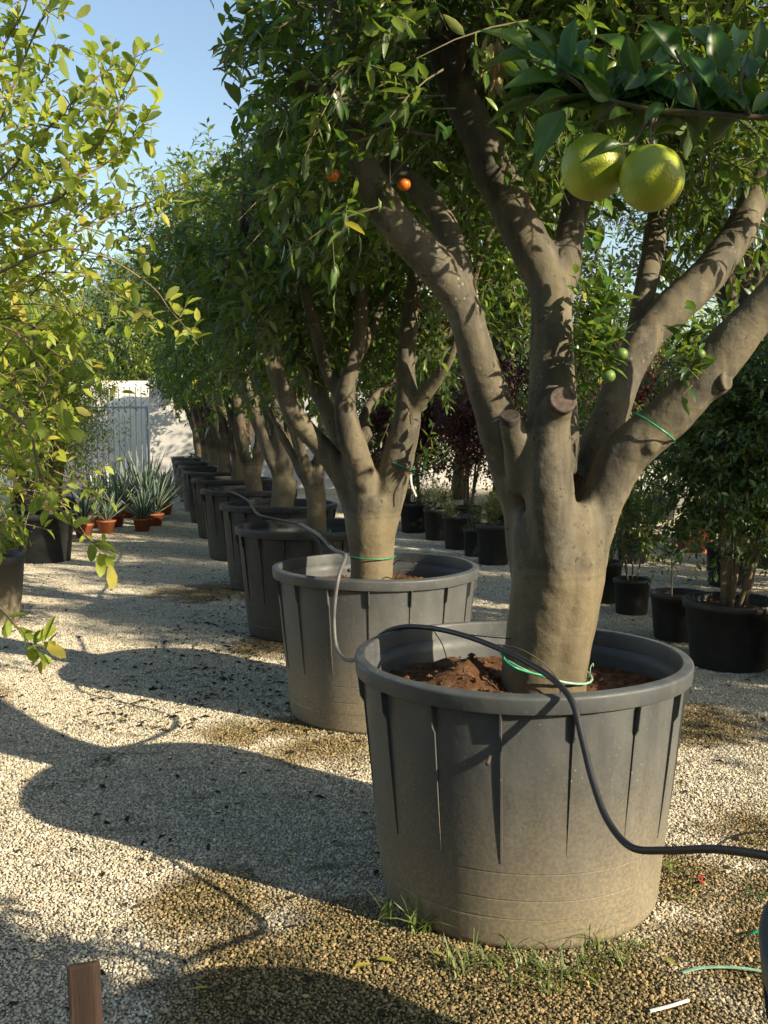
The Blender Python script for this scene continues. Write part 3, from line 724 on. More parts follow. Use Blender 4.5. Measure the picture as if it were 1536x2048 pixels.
# thinner branches inside crown 1
def branches(parent, pairs, r0=.02, r1=.006, mat='bark_dark'):
    m = MB()
    for a, b in pairs:
        a = np.array(a); b = np.array(b); mid = (a+b)/2+rng.normal(size=3)*.06
        q = spline(np.array([a, mid, b]), 5); m.tube(q, np.linspace(r0, r1, len(q)), 6)
    o = m.build('branches', M[mat], parent); o['kind'] = 'stuff'; return local(o, parent)
ends = [np.array(l[k][:3]) for l in limbs1[2:10] for k in (-1, -2, -3) if l[k][2] > 2.2]
branches(t1, [(ends[int(np.argmin([np.linalg.norm(e-c) for e in ends]))], c) for c in C1[::3] if proj(c[None])[0][0] > 520+.25*max(0, proj(c[None])[1][0])])
def fruit(px, py, y, r, mat, parent, n=16):
    c = at(px, py, y); V, Q = lathe([(max(r*math.sin(a), 1e-4), r*.94*-math.cos(a)) for a in np.linspace(0, math.pi, 10)], n)
    o = obj('fruit', mesh_data('fruit', V, [Q], M[mat]), parent); o.location = Vector(c)-Vector(parent.location); return o
M['green_fruit'] = simple('green_peel', (.10, .17, .03), .5, .25, 30, .0006)
M['orange_fruit'] = simple('orange_peel', (.55, .13, .01), .4, .15, 30, .0006)
for a in [(1217, 752, 3.08, .0215), (1243, 708, 3.08, .020), (515, 232, 3.0, .019), (486, 14, 3.1, .021), (1498, 305, 3.3, .018), (793, 135, 3.1, .016), (860, 222, 3.2, .015), (470, 85, 3.2, .018), (892, 378, 3.2, .012), (1400, 708, 3.07, .016)]: fruit(*a, 'green_fruit', t1)
tag(fruit(808, 369, 3.1, .020, 'orange_fruit', t1), 'ripe orange fruit')
tag(fruit(665, 350, 3.05, .020, 'orange_fruit', t1), 'ripe orange fruit in the shade')

# --- tree 2
X2, Y2 = POTS[1]
t2 = thing('citrus_tree', 'second citrus tree in the row, green string tied round its forking trunk', 'tree', (X2, Y2, 0), 'citrus trees in a row of big pots')
L2 = [[(742, 1190, 5.35, 86), (744, 1120, 5.35, 88), (742, 1050, 5.35, 104), (745, 990, 5.35, 110)],
 [(750, 1100, 5.33, 70), (775, 1000, 5.32, 66), (795, 920, 5.30, 66), (815, 830, 5.28, 54), (812, 760, 5.28, 40), (815, 690, 5.28, 38), (825, 600, 5.3, 32), (840, 450, 5.3, 24)],
 [(815, 830, 5.28, 34), (845, 795, 5.22, 32), (878, 750, 5.15, 26), (900, 715, 5.1, 20), (930, 620, 5.0, 14)],
 [(730, 1060, 5.33, 66), (728, 980, 5.30, 62), (715, 920, 5.26, 58), (698, 860, 5.24, 52), (690, 800, 5.24, 42), (705, 730, 5.24, 32), (722, 660, 5.26, 28), (724, 600, 5.28, 24), (730, 500, 5.3, 18)],
 [(705, 730, 5.24, 26), (735, 680, 5.3, 22), (755, 630, 5.35, 20), (790, 540, 5.4, 14)],
 [(690, 810, 5.26, 34), (665, 760, 5.3, 32), (645, 710, 5.32, 28), (630, 650, 5.34, 26), (612, 590, 5.36, 22), (600, 500, 5.4, 16)],
 [(722, 1040, 5.36, 60), (690, 960, 5.34, 52), (640, 890, 5.32, 44), (595, 840, 5.30, 42), (565, 780, 5.28, 38), (540, 700, 5.26, 34), (515, 600, 5.25, 28), (480, 500, 5.25, 20)],
 [(740, 1000, 5.44, 44), (680, 880, 5.56, 38), (640, 790, 5.64, 34), (600, 700, 5.7, 28), (560, 560, 5.8, 20)],
 [(740, 900, 5.40, 24), (722, 870, 5.44, 24), (735, 815, 5.5, 20), (765, 780, 5.56, 18), (800, 755, 5.62, 16), (860, 680, 5.7, 12)],
 [(705, 900, 5.36, 40), (728, 872, 5.34, 34), (742, 862, 5.32, 26)],
 [(740, 940, 5.22, 20), (748, 936, 5.19, 12)]]
limbs2 = [px_limb(v) for v in L2]
tr = trunk_mesh(limbs2, .012, 'bark', 6, 20); tr.parent = t2; local(tr, t2); displace_bark(tr, .012, .12)
corr2 = [([r[:3] for r in L2[k][1:]], 34) for k in (1, 3, 4, 5)]+[([r[:3] for r in L2[2][1:4]], 20)]
FILT[:] = [lambda A: ~(along(A, corr2) & (proj(A[0])[1] > 560)), lambda A: proj(A[0])[0] > 318+np.clip(480-proj(A[0])[1], 0, 400)*.72]
mb = MB()
def shape2(p):
    u, v, d = proj(p[None]); u, v = u[0], v[0]
    if v > 745 or (v > 640 and u > 640 and p[1] < 5.6): return False
    if u < 370+max(0, 480-v)*.8: return False
    if v < 200 and u < 640: return False
    return True
C2, A2 = crown_twigs((-.05, 5.4, 2.75), (1.2, 1.1, 1.05), 210, 9, .26, 10, .068, .027, .2, .35, -.9, mb, shape2, .2, .08, .35)
cs = [at(a, b, y) for a, b, y in [(360, 440, 5.3), (400, 480, 5.1), (440, 560, 5.0), (480, 600, 5.2), (520, 660, 5.1), (420, 620, 5.4), (470, 690, 5.4), (560, 560, 4.9), (600, 480, 4.9), (640, 560, 5.2), (660, 640, 5.5), (700, 600, 5.6), (760, 560, 5.5), (780, 650, 5.7), (840, 640, 5.5), (860, 700, 5.6), (880, 660, 5.3), (760, 720, 5.8), (690, 700, 5.7), (640, 730, 5.8), (580, 700, 5.6), (540, 740, 5.7), (870, 600, 5.2), (900, 560, 5.3), (940, 500, 5.5), (970, 440, 5.6), (820, 560, 5.5), (600, 640, 5.9), (650, 690, 6.0), (700, 640, 6.0), (720, 700, 6.1), (760, 680, 6.0), (790, 730, 6.1), (830, 700, 6.1), (870, 730, 6.1), (740, 600, 6.0), (800, 600, 5.9), (680, 590, 5.9), (640, 760, 6.2), (560, 640, 5.9), (500, 700, 5.9), (450, 640, 5.8), (520, 560, 5.7), (580, 760, 6.2), (860, 640, 5.9), (700, 760, 6.2), (950, 470, 5.7), (990, 520, 5.8), (1030, 570, 5.9), (950, 560, 5.8), (1040, 630, 6.0), (1000, 610, 5.9), (960, 640, 6.0), (930, 430, 5.6), (1060, 500, 5.9), (1180, 560, 6.3), (1210, 620, 6.4), (1180, 640, 6.3)]]
A2 = cat([A2, curtain(cs, 8, (-.05, 5.4, 2.4), cl=.16, m=mb)])
FILT[:] = []
for a, b, n in [((835, 930, 5.2), (885, 880, 5.1), 10), ((840, 920, 5.2), (870, 840, 5.1), 9), ((880, 740, 5.1), (890, 690, 5.0), 7), ((880, 760, 5.1), (900, 800, 5.1), 5), ((845, 940, 5.2), (900, 900, 5.1), 6), ((625, 720, 5.2), (600, 690, 5.2), 4), ((650, 740, 5.2), (670, 710, 5.1), 5)]:
    p, q = at(*a), at(*b); A2 = cat([A2, twigs_from(p[None], (q-p)[None], np.array([np.linalg.norm(q-p)]), n, .07, .026, .05, .8, .3, .1, mb)])
tw = mb.build('twigs', M['twig'], t2); local(tw, t2); tw['kind'] = 'stuff'
leaves('lance', 'citrus_leaf', A2, t2, 300, far_kind='mid')
ends = [np.array(l[-1][:3]) for l in limbs2[1:9]]
branches(t2, [(ends[int(np.argmin([np.linalg.norm(e-c) for e in ends]))], c) for c in C2[::3]])

# --- trees 3..10
def vase_tree(i, x, y, label, lean, rt, crown, n_cl, leafL, kind, seed, limbs_px=None):
    r_ = np.random.default_rng(seed)
    t = thing('citrus_tree', label, 'tree', (x, y, 0), 'citrus trees in a row of big pots')
    b = np.array([x, y, .6]); f = b+np.array([lean[0], lean[1], lean[2]])
    c = np.array([x+crown[0], y+crown[1], crown[2]]); rr = crown[3:6]
    limbs = [[(*b, rt*1.05), (*((b+f)/2+[.01, 0, 0]), rt), (*f, rt*1.1)]]; ends = []
    k = 6
    for j in range(k):
        a = 2*math.pi*(j+r_.uniform(-.3, .3))/k
        e = c+np.array([math.cos(a)*rr[0]*.5, math.sin(a)*rr[1]*.5, rr[2]*.15+r_.uniform(-.2, .2)])
        m1 = f+(e-f)*.35+np.array([math.cos(a)*.04, math.sin(a)*.04, -.02]); m2 = f+(e-f)*.7
        s = f-np.array([0, 0, .15]); q = rt*r_.uniform(.5, .68)
        limbs.append([(*s, q), (*m1, q*.85), (*m2, q*.6), (*e, q*.35)]); ends.append(e)
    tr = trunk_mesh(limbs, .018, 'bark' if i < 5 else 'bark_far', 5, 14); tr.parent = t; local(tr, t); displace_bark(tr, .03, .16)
    mb = MB(); sh = lambda p: math.hypot(p[0]-c[0], p[1]-c[1]) < .35+rr[0]*.95*max(0, (p[2]-(c[2]-rr[2]*.95))/(rr[2]*.95))
    C, A = crown_twigs(c, rr, n_cl, 8, .3, 9, leafL, leafL*.38, .24, .4, -.85, mb if i < 5 else None, sh, .2, .1, .35)
    if i < 5:
        tw = mb.build('twigs', M['twig'], t); local(tw, t); tw['kind'] = 'stuff'
    top = A[0][:, 2]+rng.normal(size=len(A[3]))*.25 > (c[2]+rr[2]*.30)      # young growth outside and on top
    if i >= 3:
        leaves(kind, 'citrus_bright', sel(A, top), t, 0, 'young_foliage'); A = sel(A, ~top)
    leaves(kind, 'citrus_leaf', A, t, 0)
    branches(t, [(ends[int(np.argmin([np.linalg.norm(e-q) for e in ends]))], q) for q in C[::4]], .02, .007)
specs = [
 (3, (-.02, 0, .55), .072, (-.25, 0, 2.55, 1.1, 1.0, .95), 190, .078, 'mid', 'third citrus tree, narrow straight trunk with a bark ring and leaning limbs'),
 (4, (.06, .0, .42), .11, (-.30, 0, 3.0, .95, .9, 1.2), 160, .08, 'quick', 'fourth citrus tree, stout mottled trunk, the tallest pointed crown'),
 (5, (-.02, 0, .4), .10, (-.05, 0, 2.6, .95, .95, 1.0), 130, .085, 'quick', 'fifth citrus tree, its trunk half hidden behind the fourth'),
 (6, (.05, 0, .5), .10, (0, 0, 2.6, .95, .95, 1.0), 110, .09, 'quick', 'sixth citrus tree, dark limbs seen left of the stout mottled trunk'),
 (7, (0, 0, .5), .10, (0, 0, 2.6, .95, .95, 1.0), 90, .1, 'quick', 'seventh citrus tree, shaded trunk above the far pots'),
 (8, (0, 0, .5), .10, (0, 0, 2.6, .95, .95, 1.0), 90, .1, 'quick', 'eighth citrus tree, mostly hidden by the crowns before it'),
 (9, (0, 0, .6), .10, (0, 0, 2.6, .95, .95, 1.0), 90, .11, 'quick', 'ninth citrus tree, next to last before the wall'),
 (10, (-.05, 0, .8), .10, (-.1, 0, 2.7, .9, .95, .9), 90, .11, 'quick', 'last citrus tree of the row, slim trunk forking before the concrete wall')]
for i, lean, rt, cr, ncl, ll, kd, lb in specs:
    x, y = POTS[i-1]; vase_tree(i, x+.05, y, lb, lean, rt, cr, ncl, ll, kd, 200+i)

# --- tree 0: the grapefruit tree at the right, only one branch hangs into view
t0 = thing('grapefruit_tree', 'grapefruit tree beside the camera, one leafy branch with two big fruits in view', 'tree', (POT0[0], POT0[1], 0))
x0, y0 = POT0
lim0 = [[(x0, y0, .6, .12), (x0+.02, y0, 1.0, .12), (x0, y0, 1.25, .14)],
        [(x0, y0, 1.15, .08), (x0+.35, y0+.1, 1.6, .06), (x0+.55, y0+.2, 2.3, .04)],
        [(x0, y0, 1.15, .08), (x0+.1, y0-.4, 1.7, .06), (x0+.1, y0-.6, 2.4, .04)],
        [(x0, y0, 1.15, .07), (x0-.2, y0-.25, 1.7, .05), (x0-.3, y0-.3, 2.5, .03)],
        [(x0, y0, 1.15, .07), (x0+.22, y0+.28, 1.7, .05), (x0+.25, y0+.5, 2.05, .03), (x0+.15, y0+.45, 2.14, .016)]]
tr = trunk_mesh(lim0, .015, 'bark', 6); tr.parent = t0; local(tr, t0)
bl = [(1690, 238, 1.75), (1600, 236, 1.75), (1500, 234, 1.75), (1400, 226, 1.76), (1310, 220, 1.76), (1235, 205, 1.76), (1180, 190, 1.77), (1110, 195, 1.78), (1060, 190, 1.78)]
m = MB(); q = spline(np.array([[x0+.15, y0+.45, 2.14]]+[list(at(*b)) for b in bl]), 5); m.tube(q, np.linspace(.0065, .003, len(q)), 10)
for a in ([(1235, 205, 1.76), (1200, 240, 1.77), (1188, 272, 1.78)], [(1310, 220, 1.76), (1300, 260, 1.73), (1303, 296, 1.72)], [(1310, 220, 1.76), (1270, 280, 1.73), (1240, 290, 1.72)], [(1180, 190, 1.77), (1130, 150, 1.74), (1060, 120, 1.74)], [(1400, 226, 1.76), (1380, 160, 1.74), (1350, 100, 1.74)], [(1500, 234, 1.75), (1480, 170, 1.72), (1500, 100, 1.72)]):
    q = spline(np.array([list(at(*b)) for b in a]), 5); m.tube(q, np.linspace(.004, .002, len(q)), 8)
local(m.build('branch', M['twig'], t0), t0)
zl = [(585,220,420,80,80),(600,235,375,222,70),(745,270,745,45,80),(690,250,600,70,80),(700,330,490,300,90),(760,340,615,380,60),(720,440,600,620,120),(850,380,810,180,80),(970,230,850,95,80),(1000,250,1110,110,90),
      (1180,250,1080,60,110),(1100,330,1090,130,90),(1240,290,1180,180,70),(1290,180,1220,75,70),(1340,300,1330,70,110),(1380,330,1400,140,80),(1420,330,1530,170,90),(1440,440,1380,340,70),(1220,400,1400,450,60),(1000,390,1150,340,60),
      (975,500,950,390,50),(1040,490,1130,390,60),(1010,580,1080,500,50),(1080,540,1200,495,40),(960,580,810,612,28),(1470,450,1560,350,60),(830,430,690,400,70),(850,470,740,520,60),(880,300,870,190,70),(940,330,960,200,80),
      (800,330,700,190,80),(780,300,640,170,80),(860,350,1000,260,80),(900,400,800,300,80),(1040,350,1180,230,80),(1300,350,1240,180,90),(1460,330,1450,190,80),(1500,400,1420,300,80),(1520,300,1600,200,90),(1160,400,1060,300,80),
      (900,480,1000,420,60),(820,480,900,560,60),(1240,430,1180,330,70),(1380,440,1280,380,70),(680,240,560,160,70),(740,380,560,400,60),(1010,300,960,140,80),(1120,220,1180,90,70),(1480,240,1530,60,80),(1400,200,1440,70,80),(770,260,820,120,70),(960,360,1060,250,80)]
U_, P_, H_, L_, W_ = [], [], [], [], []
for k, (a, b, c, d, wd) in enumerate(zl):
    yb = 1.76+rng.uniform(-.05, .05); yt = yb+rng.uniform(-.05, .06)
    if k in (24,): yb, yt = 1.70, 1.66
    p = at(768+a/2, b/2, yb); q = at(768+c/2, d/2, yt)
    P_.append(p); U_.append(q-p); L_.append(np.linalg.norm(q-p)*1.05); W_.append(max(wd, 56)/2*1.76/FPX*.98); H_.append(np.array([rng.normal()*.4, -.8, .5+rng.normal()*.3]))
extra = 120; Lq = spline(np.array([list(at(*b)) for b in bl[1:]]), 6)
for k in range(extra):
    p = Lq[rng.integers(0, len(Lq))]; L_.append(rng.uniform(.08, .13)); W_.append(L_[-1]*.38); P_.append(p); U_.append(np.array([rng.normal()*.7, .25+abs(rng.normal())*.5, rng.uniform(-.1, 1.1)])); H_.append(rng.normal(size=3)*.3+[0, -.6, .8])
leaf_objects('big', 'pomelo_leaf', np.array(P_), np.array(U_), np.array(H_), np.array(L_), np.array(W_), t0)
def pomelo_mat():
    m, N, L, b = mat_base('grapefruit_peel'); O = coords(N)
    n = noise(N, L, 9, 3, O)
    L.new(ramp(N, L, n, [(.3, (.25, .33, .02)), (.7, (.44, .46, .035))]), b.inputs['Base Color'])
    b.inputs['Roughness'].default_value = .38; b.inputs['Subsurface Weight'].default_value = 0
    v = N.new('ShaderNodeTexVoronoi'); v.inputs['Scale'].default_value = 260; L.new(O, v.inputs['Vector'])
    p = bump(N, L, v.outputs['Distance'], .5, .0012, None); bump(N, L, noise(N, L, 25, 3, O), .4, .004, b, p)
    return m
M['pomelo'] = pomelo_mat()
def grapefruit(px, py, y, rpx, sx):
    c = at(px, py, y); r = rpx*y/FPX; n = 24
    prof = [(max(r*math.sin(a), 1e-4)*(1+.02*math.cos(2*a)), -r*.985*math.cos(a)-(.006*math.exp(-((math.pi-a)/.3)**2))*0) for a in np.linspace(0, math.pi, n)]
    V, Q = lathe(prof, 40); a = np.arctan2(V[:, 1], V[:, 0]); V[:, :2] *= (1+.008*np.sin(3*a+sx))[:, None]
    o = obj('fruit', mesh_data('fruit', V, [Q], M['pomelo']), t0); o.location = Vector(c)-Vector(t0.location); o.rotation_euler = (.1*sx, .15, sx)
    mst = MB(); mst.tube([(0, 0, r*.93), (.001, 0, r*1.03), (.004, .002, r*1.35)], [.006, .0035, .0025], 8); mst.build('stem', M['twig'], o)
    return o
tag(grapefruit(1187, 335, 1.78, 64, 1.0), 'left yellow-green grapefruit, partly behind the other')
tag(grapefruit(1303, 357, 1.715, 64, 2.2), 'right yellow-green grapefruit, lit by the sun')
C0, A0 = crown_twigs((x0+.25, y0-1.05, 2.9), (.6, .6, .6), 50, 8, .3, 9, .11, .04, .25, .4, -.9)
C0b, A0b = crown_twigs((x0+.1, y0+.05, 2.48), (.42, .35, .22), 6, 6, .25, 7, .11, .04, .2, .2, -.9)  # unseen foliage put in above the branch to shade the grapefruit leaves
C0c, A0c = crown_twigs((x0+.05, y0, 1.2), (.34, .3, .25), 12, 6, .2, 7, .10, .04, .14, .2, -1)  # unseen low foliage added for its ragged shadow on the lower-left ground
C0 = np.concatenate([C0, C0b]); A0 = cat([A0, A0b, A0c])
u, v, d = proj(A0[0]); tipu, tipv, _ = proj(A0[0]+A0[1]*A0[3][:, None])
ins = lambda u, v, d: (d > 0) & (u > -60) & (u < 1600) & (v > -70) & (v < 2100)
A0 = sel(A0, ~(ins(u, v, d) | ins(tipu, tipv, d)))
leaves('lance', 'pomelo_leaf', A0, t0)
branches(t0, [((x0+.1, y0-.6, 2.4), c) for c in C0[::6] if not ins(*proj(c[None]))[0]], .015, .006)

# ------------------------------------------------------------------ left shrub, close to the camera
sb = np.array([-1.75, 3.05, 0])
ts = thing('leafy_shrub', 'bright yellow-green shrub at the left, long thin arching branches against the sky', 'shrub', tuple(sb))
trunk_top = sb+[0, 0, 1.0]
m = MB(); m.tube(spline(np.array([sb+[0, 0, .35], sb+[.03, 0, .7], trunk_top]), 6), np.linspace(.045, .035, 13), 10); local(m.build('trunk', M['bark_dark'], ts), ts)
V, Q = lathe([(0, 0), (.17, 0), (.21, .40), (.225, .40), (.225, .43), (.20, .43), (.195, .36), (0, .37)], 32); obj('pot', mesh_data('pot', V, [Q], M['pot_dark']), ts)
arch = [
 [(-120, 470), (0, 360), (75, 280), (130, 220), (200, 150), (238, 135)],
 [(-100, 520), (0, 430), (110, 402), (150, 360), (210, 328), (262, 280), (290, 240)],
 [(-120, 620), (0, 545), (75, 505), (150, 465), (220, 435), (310, 400), (365, 378)],
 [(0, 545), (100, 500), (200, 510), (300, 570), (340, 620), (380, 665)],
 [(0, 590), (100, 545), (190, 560), (250, 600), (295, 632)],
 [(-60, 330), (0, 240), (30, 170), (60, 90), (108, -10)],
 [(-60, 260), (0, 112), (20, 70), (48, 20), (60, -30)],
 [(-100, 760), (0, 813), (58, 858), (75, 933), (107, 992), (143, 1050), (186, 1085)],
 [(-120, 1090), (0, 1216), (30, 1250), (62, 1290)],
 [(-80, 700), (0, 640), (60, 650), (130, 690), (190, 740)],
 [(-80, 560), (-20, 470), (40, 420), (90, 380), (120, 330), (170, 290), (232, 290)],
 [(-80, 420), (0, 300), (60, 250), (130, 255), (190, 215), (240, 200)],
 [(-80, 860), (0, 760), (70, 720), (110, 690), (150, 640), (170, 600)],
 [(-80, 900), (0, 880), (60, 840), (120, 860)],
 [(150, 360), (190, 300), (230, 235), (245, 180)],
 [(-60, 480), (30, 500), (90, 470), (130, 430), (190, 400)],
 [(-90, 680), (0, 600), (50, 570), (110, 590), (160, 650)],
 [(-90, 300), (-10, 200), (50, 200), (90, 150), (105, 90)],
 [(-90, 980), (0, 930), (40, 950), (60, 1000)]]
mb = MB(); As = []
for k, a in enumerate(arch):
    d0 = [2.6, 2.5, 2.7, 2.55, 2.75, 2.6, 2.7, 2.3, 2.35, 2.9, 2.8, 2.9, 3.0, 2.9, 2.5, 3.1, 3.0, 3.0, 2.6][k]
    pts = [at(px, py, d0+.06*math.sin(j*1.3+k)) for j, (px, py) in enumerate(a)]
    start = [trunk_top+rng.normal(size=3)*.02, (trunk_top+pts[0])/2+[0, 0, .05]] if k != 14 and a[0][0] < 0 else []
    q = spline(np.array(start+pts), 8); mb.tube(q, np.linspace(.0055 if len(start) else .003, .0013, len(q)), 6)
    # side spurs with tufts of leaves
    seg = spline(np.array(pts), 10); n = len(seg)
    thin = k in (3, 7, 8)
    nodes = seg[np.linspace(2, n-1, int(n*(.16 if thin else .45))).astype(int)]
    nodes = nodes+rng.normal(size=nodes.shape)*.004
    D = nrm(rng.normal(size=nodes.shape)+np.array([.2, 0, .5])); Lt = rng.uniform(.02, .07 if thin else .16, len(nodes))
    As.append(twigs_from(nodes, D, Lt, 4 if thin else 6, .045, .021, .1, .8, .0, .2, mb, .0011))
    if thin:
        As.append(twigs_from(seg[-2:-1], (seg[-1]-seg[-2])[None], np.array([.05]), 6, .045, .022, .1, .8, 0, .1, mb, .001))
As.append(twigs_from(np.array([at(112, 862, 2.2), at(60, 1290, 2.3), at(180, 1085, 2.28)]), np.array([[.3, 0, .1], [.3, 0, .1], [.2, 0, -.2]]), np.array([.03, .05, .06]), 6, .062, .028, .1, .9, .1, .1))
# fuller mass close to the frame edge
cs = []
for k in range(46):
    px = rng.uniform(-160, 90) if k % 3 else rng.uniform(-60, 150); py = rng.uniform(280, 980)
    if px > 110+120*math.sin((py-250)/230): px -= 90
    cs.append(at(px, py, rng.uniform(2.7, 3.6)))
As.append(crown_twigs(sb+[0, 0, 1.7], (1, 1, 1), 0, 5, .2, 8, .043, .019, .12, .4, -1, mb, None, .15, .1, .2, centres=cs)[1])
tw = mb.build('branches', M['twig_red'], ts); local(tw, ts); tw['kind'] = 'stuff'
leaves('oval', 'shrub_leaf', cat(As), ts, 300, far_kind='mid')

# ------------------------------------------------------------------ generic potted plants
def pot_mesh(r, h, mat, taper=.82):
    V, Q = lathe([(0, 0), (r*taper, 0), (r*taper+.004, .01), (r*.975, h*.88), (r*1.03, h*.885), (r*1.04, h*.99), (r*1.02, h), (r*.95, h), (r*.93, h*.9), (r*.9, h*.86)], 32)
    return mesh_data('pot', V, [Q], M[mat])
def fill_soil(r, h, t):
    V, Q = lathe([(.001, h*.89), (r*.45, h*.885), (r*.92, h*.87)], 20); obj('soil', mesh_data('soil', V, [Q], M['soil']), t)
def potted(name, label, catg, x, y, r, h, mat, crown, leaf, lmat, n, per, stems=4, kind='quick', group=None, stem_r=.008, stemmat='bark_dark', zc=-.8, lift=.3, hang=.2, tw=.16, aspect=.4, lo=.2, parts=0):
    t = thing(name, label, catg, (x, y, 0), group)
    obj('pot', pot_mesh(r, h, mat), t); fill_soil(r, h, t)
    cx, cy, cz, rx, ry, rz = crown; c = np.array([x+cx, y+cy, cz])
    m = MB(); r_ = rng
    for k in range(stems):
        a = r_.uniform(0, 6.28); e = c+np.array([math.cos(a)*rx*.5, math.sin(a)*ry*.5, rz*r_.uniform(-.1, .7)])
        b = np.array([x+math.cos(a)*r*.25, y+math.sin(a)*r*.25, h*.85]); mid = (b+e)/2+r_.normal(size=3)*.03*rz
        q = spline(np.array([b, mid, e]), 5); m.tube(q, np.linspace(stem_r, stem_r*.35, len(q)), 7)
    s = m.build('stem', M[stemmat], t); local(s, t)
    mb = MB() if n*per < 900 else None
    C, A = crown_twigs(c, (rx, ry, rz), n, per, tw, 8, leaf, leaf*aspect, min(rx, rz)*.35, lo, zc, mb, None, .2, hang, lift)
    if mb: q = mb.build('twigs', M['twig'], t); local(q, t); q['kind'] = 'stuff'
    leaves(kind, lmat, A, t, parts)
    return t
G = 'potted nursery plants in black pots on the right'
potted('potted_shrub', 'small leafy shrub in a short black pot just right of the nearest trunk', 'potted shrub', 2.02, 8.22, .148, .29, 'pot_dark', (.0, 0, .78, .30, .3, .42), .06, 'olive_leaf', 26, 6, 5, 'lance', G, parts=0)
potted('potted_shrub', 'wide black pot holding a thin bare stem and sparse twigs, behind the small leafy shrub', 'potted shrub', 2.12, 7.25, .2, .34, 'pot_dark', (.05, 0, .9, .2, .2, .35), .04, 'dark_leaf', 6, 3, 1, 'lance', G, .006)
big = potted('potted_shrub', 'large dense dark-green shrub with several stems in a broad black pot at the right', 'potted shrub', 2.22, 6.45, .29, .43, 'pot_dark', (.14, .05, 1.36, .66, .55, .86), .06, 'dark_leaf', 230, 9, 7, 'lance', G, .018, hang=.1, parts=0, lo=.3)
potted('potted_shrub', 'black pot cut by the right edge of the picture, low bright leaves on top', 'potted shrub', 2.62, 5.95, .24, .40, 'pot_dark', (-.05, 0, .62, .25, .25, .2), .05, 'olive_leaf', 20, 5, 4, 'lance', G)
m_ = MB(); V, Q = lathe([(.292, .33), (.2935, .40)], 40)
potted('potted_conifer', 'small feathery lime-green conifer in a black pot left of the nearest trunk', 'potted plant', 1.2, 11.1, .19, .44, 'pot_dark', (.0, 0, .60, .16, .16, .18), .045, 'lime_leaf', 26, 6, 3, 'quick', G, aspect=.09, lift=.6, hang=0)
potted('potted_plant', 'narrow black pot in front of the purple-leaved trees, next to the lime conifer', 'potted plant', 1.04, 11.75, .12, .32, 'pot_dark', (-.05, 0, .5, .1, .1, .2), .04, 'dark_leaf', 6, 4, 2, 'quick', G)
potted('potted_plant', 'broad black pot with a yellow drooping sprig at its left', 'potted plant', .93, 12.45, .21, .42, 'pot_dark', (-.16, 0, .47, .12, .12, .18), .05, 'lime_leaf', 10, 4, 2, 'quick', G, aspect=.12, hang=.5)
potted('potted_plant', 'black pot of fine green foliage under the purple trees, third from the lime conifer', 'potted plant', .72, 13.4, .2, .42, 'pot_dark', (0, 0, .60, .2, .2, .2), .05, 'dark_leaf', 24, 5, 3, 'quick', G, aspect=.2)
potted('potted_plant', 'black pot of soft green foliage right behind the second trunk, farthest left of its cluster', 'potted plant', .42, 14.3, .2, .42, 'pot_dark', (0, 0, .65, .25, .2, .25), .05, 'olive_leaf', 20, 5, 3, 'quick', G)
potted('potted_plant', 'dark pot half hidden by the right side of the nearest trunk', 'potted plant', 1.90, 8.75, .16, .36, 'pot_dark', (.05, 0, .62, .2, .2, .3), .05, 'dark_leaf', 14, 4, 3, 'quick', G)
potted('potted_plant', 'reddish-tipped tall plant beside a white tag, right of the nearest trunk', 'potted plant', 2.75, 11.2, .18, .36, 'pot_dark', (-.02, 0, 1.15, .32, .3, .75), .075, 'pale_leaf', 40, 5, 5, 'lance', G, hang=.6)
potted('potted_plant', 'bushy plant in an orange clay pot seen through the stems of the dark shrub', 'potted plant', 3.75, 12.2, .24, .36, 'terracotta', (0, 0, 1.0, .5, .4, .6), .06, 'olive_leaf', 50, 5, 5, 'quick')
for k, (x, y, hh, lb) in enumerate([(3.3, 9.6, 1.9, 'upright bright-green shrub behind the dark one at the right edge'), (4.2, 10.8, 2.4, 'taller yellow-green shrub further back at the right edge'), (2.2, 13.5, 1.7, 'shaded green shrub seen between the limbs of the nearest tree'), (4.6, 14.5, 2.8, 'loose yellowish shrub at the far right, behind the others'), (3.2, 16.0, 2.3, 'pale green shrub in the gap right of the nearest trunk')]):
    potted('potted_shrub', lb, 'potted shrub', x, y, .24, .4, 'pot_dark', (0, 0, hh*.6, .5+.1*k % .3, .5, hh*.42), .06, ['olive_leaf', 'lime_leaf', 'dark_leaf', 'olive_leaf', 'pale_leaf'][k], 170, 8, 5, 'quick', 'leafy shrubs at the back right', .012, aspect=.42, lo=.25)
# purple-leaved plum trees
for k, (x, y, z, rx, rz, ht, lb) in enumerate([(.55, 14.6, 1.5, .42, .95, .2, 'purple-leaved tree directly behind the second trunk'), (1.15, 14.0, 1.45, .45, .95, .2, 'purple-leaved tree left of the nearest trunk'), (1.55, 13.2, 2.4, .5, 1.3, .2, 'tall purple-leaved tree seen through the fork of the nearest tree'),
       (2.55, 12.6, 3.0, .6, 1.5, .2, 'tallest purple-leaved tree, sparse against the sky below the grapefruits'), (3.6, 15, 1.9, .6, 1.2, .2, 'purple-leaved tree far behind the dark shrub'), (0.0, 15.4, 1.6, .45, 1.0, .2, 'purple-leaved tree hidden between the second and third trunks')]):
    potted('purple_leaved_tree', lb, 'tree', x, y, .2, .4, 'pot_dark', (0, 0, z, rx, rx, rz), .055, 'purple_leaf', 120 if k != 3 else 48, 8, 4, 'quick', 'purple-leaved trees behind the row', .02, aspect=.5, lo=.15, tw=.24)

